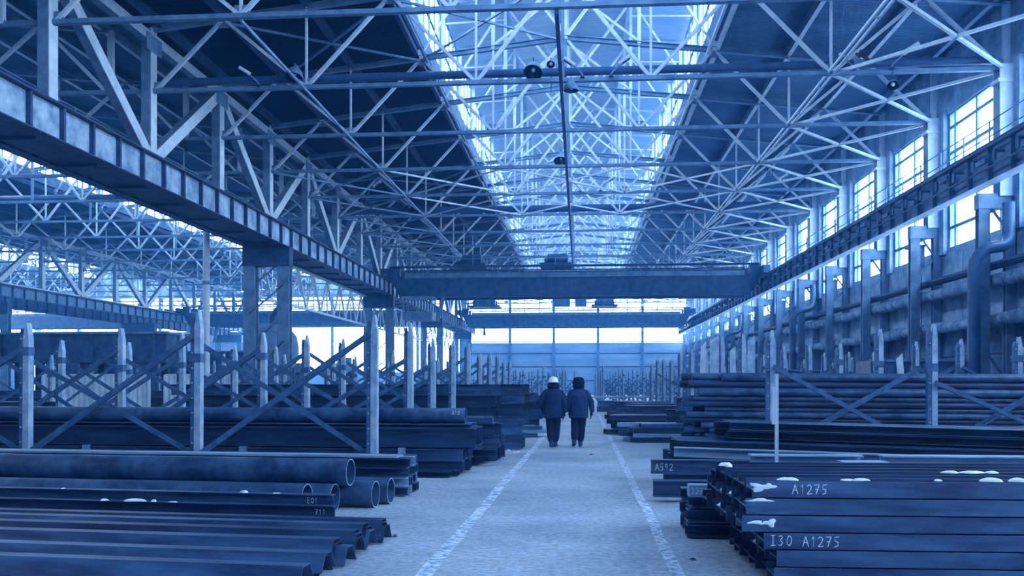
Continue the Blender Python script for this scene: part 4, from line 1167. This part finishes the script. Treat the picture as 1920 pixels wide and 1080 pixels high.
flood_lamp('flood lamp on a bent arm leaning right, nearest the right roof opening', 1146, 148, T(1)-.15, 1, .75)
bell_lamp('dark dish lamp hanging below the second truss at the middle tie', 1071, 164, T(1)-.2, .24, 0)
flood_lamp('flood lamp leaning left on the second truss over the left bay', 485, 158, T(1)-.15, -1, .75)
flood_lamp('flood lamp leaning right on the second truss under the right roof', 1672, 140, T(1)-.15, 1, .95)
bell_lamp('round reflector lamp with bright bulb beside the right twin tie', 1614, 112, T(1)-.3, .24, 1.1)
bell_lamp('small pale lamp hanging under the second truss at right', 1674, 158, T(1)-.2, .17, .3)
flood_lamp('flood lamp under the second truss next to the right twin tie', 1600, 150, T(1)-.15, -1, .6)
bell_lamp('bell lamp on the fifth truss at the left of the middle tie', 1052, 298, T(4)-.2, .36, .2)
flood_lamp('flood lamp leaning left on the fifth truss beside the middle tie', 1088, 303, T(4)-.15, -1, .95)
flood_lamp('flood lamp leaning right on the fifth truss', 1126, 303, T(4)-.15, 1, .95)
bell_lamp('hanging lamp with bright bulb under the fifth truss over the left bay', 679, 320, T(4)-.2, .2, 0)
flood_lamp('flood lamp on the fifth truss over the left bay', 690, 312, T(4)-.15, 1, .9)
bell_lamp('bell lamp on the sixth truss over the left bay', 768, 388, T(5)-.2, .3, .2)
flood_lamp('flood lamp leaning left on the fifth truss under the right roof', 1448, 296, T(4)-.15, 1, .9)
bell_lamp('round lamp on the fifth truss beside the right twin tie', 1450, 278, T(4)-.3, .22, 1.0)
bell_lamp('bell lamp hanging near the sixth truss under the middle', 1075, 396, T(5)+5.6, .26, 0)
bell_lamp('small lamp with bright bulb on a far truss at right', 1328, 457, T(10)-.2, .3, 0)
flood_lamp('flood lamp leaning right on a far truss at right', 1352, 455, T(9)-.15, 1, 1.2)

# ------------------------------------------------------------------ neighbouring hall: machines and odds
b = MB(); b.tube((0,0,0), (0,0,9.6), .16, 14)
r_ = tag(empty('standpipe', (-17.9, 41.0, 0)), 'pale round standpipe rising beyond the first left column', 'pipe'); b.build('pipe_run', M['steel_light'], r_)
for z in (3.2, 6.4): b = MB(); b.tube((0,0,z-.08), (0,0,z+.08), .22, 14); b.build('flange', M['steel_mid'], r_)
b = MB(); b.box((0,0,.06), (.6,.6,.12)); b.build('base_plate', M['steel_mid'], r_)
def fence(label, x0, x1, y, h):
    root = tag(empty('corrugated_fence', (x0, y, 0)), label, 'fence'); L = x1-x0; n = int(L/.115)
    b = MB(); vs = []; fs = []
    for i in range(n+1):
        yy = .025*(1 if i % 2 else -1); vs += [(i*L/n, yy, .1), (i*L/n, yy, h)]
        if i: k = 2*i; fs.append((k-2, k, k+1, k-1))
    b.add(vs, fs); b.build('corrugated_sheet', M['steel_light'], root)
    for z in (.1, h): b = MB(); b.box((L/2, 0, z), (L, .08, .06)); b.build('rail', M['white'], root)
    for x in (0, L/2, L): b = MB(); b.box((x, -.04, h/2), (.09, .08, h)); b.build('post', M['white'], root)
fence('pale corrugated fence panel behind the left racks, at the very left', -22.9, -18.2, 36.0, 1.95)
fence('pale corrugated fence panel behind the left racks, beside the leftmost one', -17.8, -14.9, 36.6, 1.95)
def wagon(label, x, y, L, z, h, m, cat='trough'):
    root = tag(empty('steel_trough', (x, y, 0)), label, cat)
    b = MB(); b.box((0,0,z+h/2), (L, 2.2, h)); b.build('body', m, root)
    b = MB(); b.box((0,0,z+h+.04), (L+.2, 2.4, .1)); b.build('rim_bar', M['steel_mid'], root)
    k = -L/2+.4
    while k < L/2: b = MB(); b.box((k, -1.14, z+h/2), (.12, .1, h-.06)); b.build('rib', m, root); k += 1.5
    for q in (-.42, -.14, .14, .42):
        for s in (-.8, .8): b = MB(); b.box((q*L, s, z/2), (.3, .3, z)); b.build('leg', M['steel_dark'], root)
wagon('long dark ribbed trough on legs in the neighbouring hall', -25.0, 40.75, 11.5, 2.55, 1.35, M['machine'])
wagon('second dark ribbed trough farther back in the neighbouring hall', -30.5, 62, 14, 2.0, 1.8, M['machine'])
# big dome shaped hopper
r_ = tag(empty('hopper', (-17.0, 47.5, 0)), 'big round grey hopper on legs beyond the left rack posts', 'machine')
b = MB(); b.lathe((0,0,0), [(.0,4.9),(.5,4.85),(1.0,4.6),(1.35,4.15),(1.45,3.6),(1.45,2.9),(.8,2.0),(.35,1.6),(.35,1.3),(0,1.3)], 24); b.build('vessel', M['steel_mid'], r_)
for a in range(4): b = MB(); b.bar((1.3*math.cos(a*1.57+.78), 1.3*math.sin(a*1.57+.78), 0), (1.25*math.cos(a*1.57+.78), 1.25*math.sin(a*1.57+.78), 3.2), .16, .16, (0,1,0)); b.build('leg', M['steel_dark'], r_)
b = MB(); b.path([(0,0,4.85),(0,0,5.3),(.3,0,5.6),(.9,0,5.6)], .2, 12); b.build('spout', M['duct'], r_)
def machine(label, x, y, s, m, rz=0):
    root = tag(empty('machine_tool', (x, y, 0), rz), label, 'machine')
    b = MB(); b.box((0,0,.35*s), (2.2*s,1.3*s,.7*s)); b.box((0,0,.04), (2.4*s,1.5*s,.08)); b.build('bed', m, root)
    b = MB(); b.add([(-.9*s,-.4*s,.7*s),(-.2*s,-.4*s,.7*s),(-.2*s,.5*s,.7*s),(-.9*s,.5*s,.7*s),(-.8*s,-.3*s,2.3*s),(-.3*s,-.3*s,2.3*s),(-.3*s,.4*s,2.3*s),(-.8*s,.4*s,2.3*s)], [(0,1,5,4),(1,2,6,5),(2,3,7,6),(3,0,4,7),(4,5,6,7)]); b.build('column_body', m, root)
    b = MB(); b.box((.15*s,0,2.05*s), (1.3*s,.6*s,.5*s)); b.build('arm', m, root)
    b = MB(); b.tube((.55*s,0,1.2*s), (.55*s,0,1.85*s), .14*s, 12); b.build('spindle', M['steel_dark'], root)
    b = MB(); b.tube((-.55*s,-.35*s,1.2*s), (-.55*s,-.42*s,1.2*s), .28*s, 16); b.build('handwheel', M['steel_light'], root)
for j, (x, y, s, m, d) in enumerate(((-20.5, 60.5, 1.3, 'steel_mid', 'grey'), (-25, 66, 1.5, 'machine', 'dark'), (-28, 50, 1.5, 'steel_mid', 'big grey'), (-19.5, 72, 1.4, 'steel_mid', 'tall grey'), (-34, 58, 1.5, 'machine', 'wide dark'), (-24, 88, 1.8, 'steel_mid', 'very far grey'), (-17.8, 62, 1.2, 'machine', 'small dark'))):
    machine('%s machine tool on a bed in the neighbouring hall, %s' % (d, ['behind the first column','behind the troughs','left of the hopper','between the second columns','beyond the long trough','before the end windows','by the second column']
            [j]), x, y, s, M[m], j*.4)
# long table-like crates behind the racks, right side
def crate(label, x, y, z0, d, m):
    root = tag(empty('storage_bin', (x, y, z0)), label, 'bin')
    w, l, h = d
    b = MB(); b.box((0,0,.05), (w,l,.1)); b.build('floor_plate', m, root)
    for s in (-1, 1):
        b = MB(); b.box((0,s*(l/2-.03),h/2), (w,.06,h)); b.build('side', m, root)
        b = MB(); b.box((s*(w/2-.03),0,h/2), (.06,l-.12,h)); b.build('end', m, root)
    b = MB(); b.box((0,-l/2-.02,h), (w+.1,.08,.08)); b.build('rim', M['steel_mid'], root)
crate('dark steel bin behind the right racks, below the lagged pipes', 11.3, 31.1, 0, (3.2, 1.6, 2.35), M['machine'])
crate('second dark steel bin farther along behind the right racks', 11.4, 43.9, 0, (3.0, 1.6, 2.2), M['machine'])

# ------------------------------------------------------------------ two people walking away
M['jacket'] = mat('padded_jacket', (.022,.036,.065), (.038,.056,.095), rough=.85, scale=9, bump=.6)
M['jacket2'] = mat('grey_padded_jacket', (.032,.052,.09), (.055,.08,.13), rough=.85, scale=9, bump=.6)
M['trouser'] = mat('padded_trousers', (.012,.02,.042), (.022,.034,.062), rough=.9, scale=10, bump=.6)
M['fur'] = mat('dark_fur', (.008,.013,.03), (.018,.027,.05), rough=1.0, scale=30, bump=1.0)
M['skin'] = mat('skin', (.42,.36,.36))
M['glove'] = mat('dark_work_glove', (.03,.04,.06), rough=.9)
M['boot'] = mat('felt_boot', (.05,.075,.12), (.08,.11,.17), rough=.8, scale=8)
M['helmet'] = mat('white_helmet', (.86,.90,.95), rough=.35)
def skin_mesh(name, verts, edges, mats, sub=2, assign=None):
    me = bpy.data.meshes.new('tmp'); me.from_pydata([v[:3] for v in verts], edges, [])
    o = bpy.data.objects.new('tmp', me); col.objects.link(o)
    o.modifiers.new('skin', 'SKIN')
    if not me.skin_vertices: bpy.context.view_layer.update()
    if me.skin_vertices:
        lay = me.skin_vertices[0].data
    else:
        bpy.context.view_layer.objects.active = o; o.select_set(True); bpy.ops.mesh.customdata_skin_add(); lay = me.skin_vertices[0].data; o.select_set(False)
    for i, v in enumerate(verts):
        r = v[3]; lay[i].radius = r if isinstance(r, tuple) else (r, r)
        lay[i].use_root = (i == 0)
    ss = o.modifiers.new('sub', 'SUBSURF'); ss.levels = sub; ss.render_levels = sub
    dg = bpy.context.evaluated_depsgraph_get()
    out = bpy.data.meshes.new_from_object(o.evaluated_get(dg))
    bpy.data.objects.remove(o); out.name = name
    out.materials.clear()
    for m in mats: out.materials.append(m)
    for p in out.polygons:
        p.use_smooth = True
        if assign: p.material_index = assign(p.center)
    return out
def loft(b, rings, n=20, wr=0.0, seed=0):
    r = random.Random(seed); vs = []
    for (cx, cy, cz, rx, ry) in rings:
        for k in range(n):
            a = 2*math.pi*k/n; q = 1 + wr*(math.sin(3*a + cz*31) * .5 + r.uniform(-.5,.5))
            vs.append((cx + rx*q*math.cos(a), cy + ry*q*math.sin(a), cz))
    m = len(rings)
    fs = [(i*n+k, i*n+(k+1)%n, (i+1)*n+(k+1)%n, (i+1)*n+k) for i in range(m-1) for k in range(n)]
    b.add(vs, fs, True)
    b.add(vs[:n], [tuple(range(n-1,-1,-1))]); b.add(vs[-n:], [tuple(range(n))])
def hand_fingers(b, w, s, fwd):
    """five bent fingers rooted in the palm that hangs below wrist w; s is the outward side"""
    px, py, pz = w
    for q, (L, dy) in enumerate(((.075,.030),(.085,.011),(.080,-.009),(.062,-.028))):
        x0, y0, z0 = px, py + dy, pz - .085
        b.path([(x0,y0,z0+.03),(x0,y0+.002,z0-.01),(x0 - s*.010, y0+.012, z0-.01-L*.42),(x0 - s*.026, y0+.016, z0-.01-L*.75),(x0 - s*.040, y0+.014, z0-.012-L*.92)], [.0095,.0095,.009,.008,.006], 8)
    b.path([(px, py+.022, pz-.03),(px - s*.008, py+.048, pz-.062),(px - s*.018, py+.058, pz-.09),(px - s*.024, py+.056, pz-.115)], [.013,.012,.010,.007], 8)
def person(name_label, x, y, rz, jk, hat, Lp, head_turn, H=1.0):
    """Lp: joints of both arms and legs. Faces +Y before rz."""
    root = tag(empty('person', (x, y, 0), rz), name_label, 'person', 'two people walking down the aisle')
    root.scale = (H, H, H)
    eL, wL, eR, wR, kL, aL, kR, aR = Lp
    V = [(0,0,.93,(.14,.10)), (0,0,1.10,(.13,.095)), (0,.0,1.30,(.15,.10)), (0,0,1.43,(.11,.08)), (0,.005,1.50,.055), (0,.015,1.56,.06), (0,.02,1.64,(.082,.095)), (0,.015,1.70,(.076,.088)), (0,.01,1.745,.045)]
    E = [(i,i+1) for i in range(8)]
    def chain(start, pts):
        p = start
        for q in pts: V.append(q); E.append((p, len(V)-1)); p = len(V)-1
        return p
    for s, e_, w_ in ((-1, eL, wL), (1, eR, wR)):
        chain(3, [(s*.17,0,1.42,.06), (*e_, .042), (*w_, .03), (w_[0], w_[1]+.005, w_[2]-.05, (.020,.042)), (w_[0], w_[1]+.005, w_[2]-.085, (.016,.038))])
    for s, k_, a_ in ((-1, kL, aL), (1, kR, aR)):
        chain(0, [(s*.095,0,.86,.09), (*k_, .06), (*a_, .042)])
    def asg(c):
        if c.z > 1.47: return 1
        if abs(c.x) > .15 and c.z < 1.0 and (c.z < wL[2]+.02 or c.z < wR[2]+.02) and c.z > .55: return 2
        return 0
    me = skin_mesh('body', V, E, [M['trouser'], M['skin'], M['glove']], 2, asg)
    bo = link('body', me, root)
    hb = MB()
    for s, w_ in ((-1, wL), (1, wR)): hand_fingers(hb, w_, s, 1)
    hb.build('fingers', M['glove'], bo)['kind'] = 'stuff'
    # face, turned with the head
    fb = MB(); c_, s_ = math.cos(head_turn), math.sin(head_turn)
    def tr(p): return (p[0]*c_ - p[1]*s_, .02 + p[0]*s_ + p[1]*c_, 1.63 + p[2])
    fb.path([tr((0,.088,.03)), tr((0,.108,-.002)), tr((0,.118,-.016)), tr((0,.096,-.026))], [.008,.011,.014,.008], 8); 
    fb.build('nose', M['skin'], bo)
    for s in (-1, 1):
        fb = MB(); fb.lathe(tr((s*.032,.086,.025)), [(.0,.012),(.009,.008),(.012,0),(.009,-.008),(0,-.012)], 8); fb.build('eye', M['helmet'], bo)
        fb = MB(); fb.path([tr((s*.084,-.005,.025)), tr((s*.097,-.014,.012)), tr((s*.094,-.008,-.016)), tr((s*.084,.0,-.028))], [.010,.013,.011,.007], 8); fb.build('ear', M['skin'], bo)
    fb = MB(); fb.path([tr((-.026,.088,-.052)), tr((0,.096,-.050)), tr((.026,.088,-.052))], [.005,.007,.005], 6); fb.build('mouth', M['skin'], bo)
    # padded jacket
    jb = MB()
    loft(jb, [(0,0,.745,.205,.145),(0,0,.76,.225,.165),(0,-.002,.86,.232,.17),(0,-.004,.94,.235,.168),(0,-.004,1.0,.228,.16),(0,-.006,1.08,.238,.168),(0,-.008,1.18,.240,.165),(0,-.010,1.27,.242,.162),(0,-.010,1.34,.226,.150),(0,-.008,1.40,.192,.130),(0,0,1.45,.142,.112),(0,.002,1.51,.100,.100)], 24, .035, 3)
    jo = jb.build('jacket', jk, root)
    for s, e_, w_ in ((-1, eL, wL), (1, eR, wR)):
        sb = MB(); sh = Vector((s*.172, -.005, 1.375)); e2 = Vector(e_); w2 = Vector(w_) + Vector((0,0,.015))
        pts = [sh + Vector((-s*.06,0,.02)), sh, sh.lerp(e2,.3), sh.lerp(e2,.65), e2, e2.lerp(w2,.25), e2.lerp(w2,.5), e2.lerp(w2,.8), w2]
        sb.path(pts, [.075,.088,.084,.076,.078,.070,.072,.062,.056], 14); sb.build('sleeve', jk, jo)
    cb = MB(); pr = [(.085,-.05),(.125,-.04),(.142,.0),(.138,.045),(.115,.085),(.08,.08)]; cb.lathe((0,.0,1.52), pr, 20); cb.build('collar', M['fur'], jo); jo.scale = (1.06, 1.1, 1)
    hm = MB(); loft(hm, [(0,0,.735,.215,.15),(0,0,.75,.236,.176),(0,0,.785,.238,.178),(0,0,.80,.228,.168)], 24, .02, 5); hm.build('hem', jk, jo)
    # trousers with slack folds
    tv = [(0,0,.92,(.18,.13)), (0,0,.84,(.18,.13))]; te = [(0,1)]
    for s, k_, a_ in ((-1, kL, aL), (1, kR, aR)):
        k3 = Vector(k_); a3 = Vector(a_); h3 = Vector((s*.10,0,.76))
        pts = [(*h3,.122), (*h3.lerp(k3,.5),.118), (*k3,.108), (*k3.lerp(a3,.35),.112), (*k3.lerp(a3,.7),.098), (*k3.lerp(a3,.95),.084)]
        p = 1
        for q in pts: tv.append(q); te.append((p, len(tv)-1)); p = len(tv)-1
    link('trousers', skin_mesh('trousers', tv, te, [M['trouser']], 2), root)
    # boots
    for s, a_ in ((-1, aL), (1, aR)):
        lift = a_[2] - .10
        bb = MB(); n = 14; rings = []
        for (cy, cz, rx, rz_) in ((-.095,.055,.030,.045),(-.07,.06,.044,.058),(0,.065,.048,.064),(.06,.05,.050,.048),(.12,.04,.050,.038),(.165,.036,.036,.030),(.18,.034,.012,.016)):
            rings.append([(rx*math.cos(2*math.pi*k/n), cy, max(0, cz + rz_*math.sin(2*math.pi*k/n))) for k in range(n)])
        vs = [q for g in rings for q in g]
        bb.add(vs, [(i*n+k, (i+1)*n+k, (i+1)*n+(k+1)%n, i*n+(k+1)%n) for i in range(6) for k in range(n)] + [tuple(range(n)), tuple(range(7*n-1, 6*n-1, -1))], True)
        bb.tube((0,-.01,.06), (0,-.012,.20), .058, 14, .062)
        ang = -math.asin(min(.8, lift/.28)) if lift > .01 else 0
        o = bb.build('boot', M['boot'], root, (a_[0], a_[1]+.012, 0), (ang, 0, -s*R(7)))
        if lift > .01: o.location.z = -(.17*math.sin(ang)) ; o.location.y = a_[1]
    # headgear
    if hat == 'helmet':
        hb = MB(); hb.lathe((0,.012,1.655), [(.150,-.012),(.152,-.004),(.124,.004),(.122,.03),(.112,.075),(.085,.108),(.045,.124),(.0,.129)], 24)
        ho = hb.build('safety_helmet', M['helmet'], root)
        rb = MB(); rb.path([(0,-.105,1.69),(0,-.09,1.745),(0,-.03,1.783),(0,.05,1.784),(0,.11,1.74),(0,.128,1.69)], .010, 6); rb.build('ridge', M['helmet'], ho)
        lb = MB(); lb.path([(math.cos(a)*.093, .01+math.sin(a)*.105, 1.60) for a in [R(t) for t in range(160, 390, 12)]], .030, 8); lb.build('liner', M['fur'], ho)
    else:
        hb = MB(); hb.lathe((0,.008,1.655), [(.105,-.075),(.125,-.06),(.138,-.03),(.142,.02),(.138,.07),(.120,.095),(.095,.112),(.05,.122),(0,.124)], 24)
        for s in (-1, 1): hb.path([(s*.12,.0,1.66),(s*.125,.02,1.60),(s*.115,.03,1.57)], [.035,.032,.02], 8)
        hb.build('fur_hat', M['fur'], root)
    return root
x1, y1, _ = at(1036, 839, 22.0); x2, y2, _ = at(1085, 838, 22.2)
person('person in a white helmet, dark padded jacket and trousers, walking away down the aisle', x1+.02, 21.95, R(-3), M['jacket'], 'helmet',
       ((-.335,-.07,1.14),(-.27,.10,.96),(.26,-.03,1.14),(.275,.0,.865),(-.072,.02,.48),(-.045,-.05,.10),(.068,.05,.48),(.04,.10,.10)), -.6, .985)
person('person in a dark fur hat and greyish padded jacket, walking away beside the helmeted one', x2+.0, 22.1, R(2), M['jacket2'], 'hat',
       ((-.225,-.03,1.15),(-.23,.04,.88),(.295,-.03,1.15),(.325,.05,.87),(-.085,-.01,.47),(-.115,-.16,.155),(.068,.06,.48),(.045,.06,.10)), .6, .985)
# ------------------------------------------------------------------ dusty air inside the hall
def haze():
    m = bpy.data.materials.new('dusty_air'); m.use_nodes = True
    nt = m.node_tree; nt.nodes.clear()
    o = nt.nodes.new('ShaderNodeOutputMaterial'); v = nt.nodes.new('ShaderNodeVolumeScatter')
    v.inputs['Color'].default_value = (.07, .40, 1, 1)
    v.inputs['Density'].default_value = HAZE
    v.inputs['Anisotropy'].default_value = .8
    nt.links.new(v.outputs[0], o.inputs['Volume'])
    b = MB(); b.box(((XL+XW)/2, (Y0+YE)/2, 10.8), (XW-XL+2.6, YE-Y0+2.6, 23.0))
    h = b.build('haze', m)
    tag(h, 'thin dusty air filling the hall', 'haze', kind='stuff')
haze()
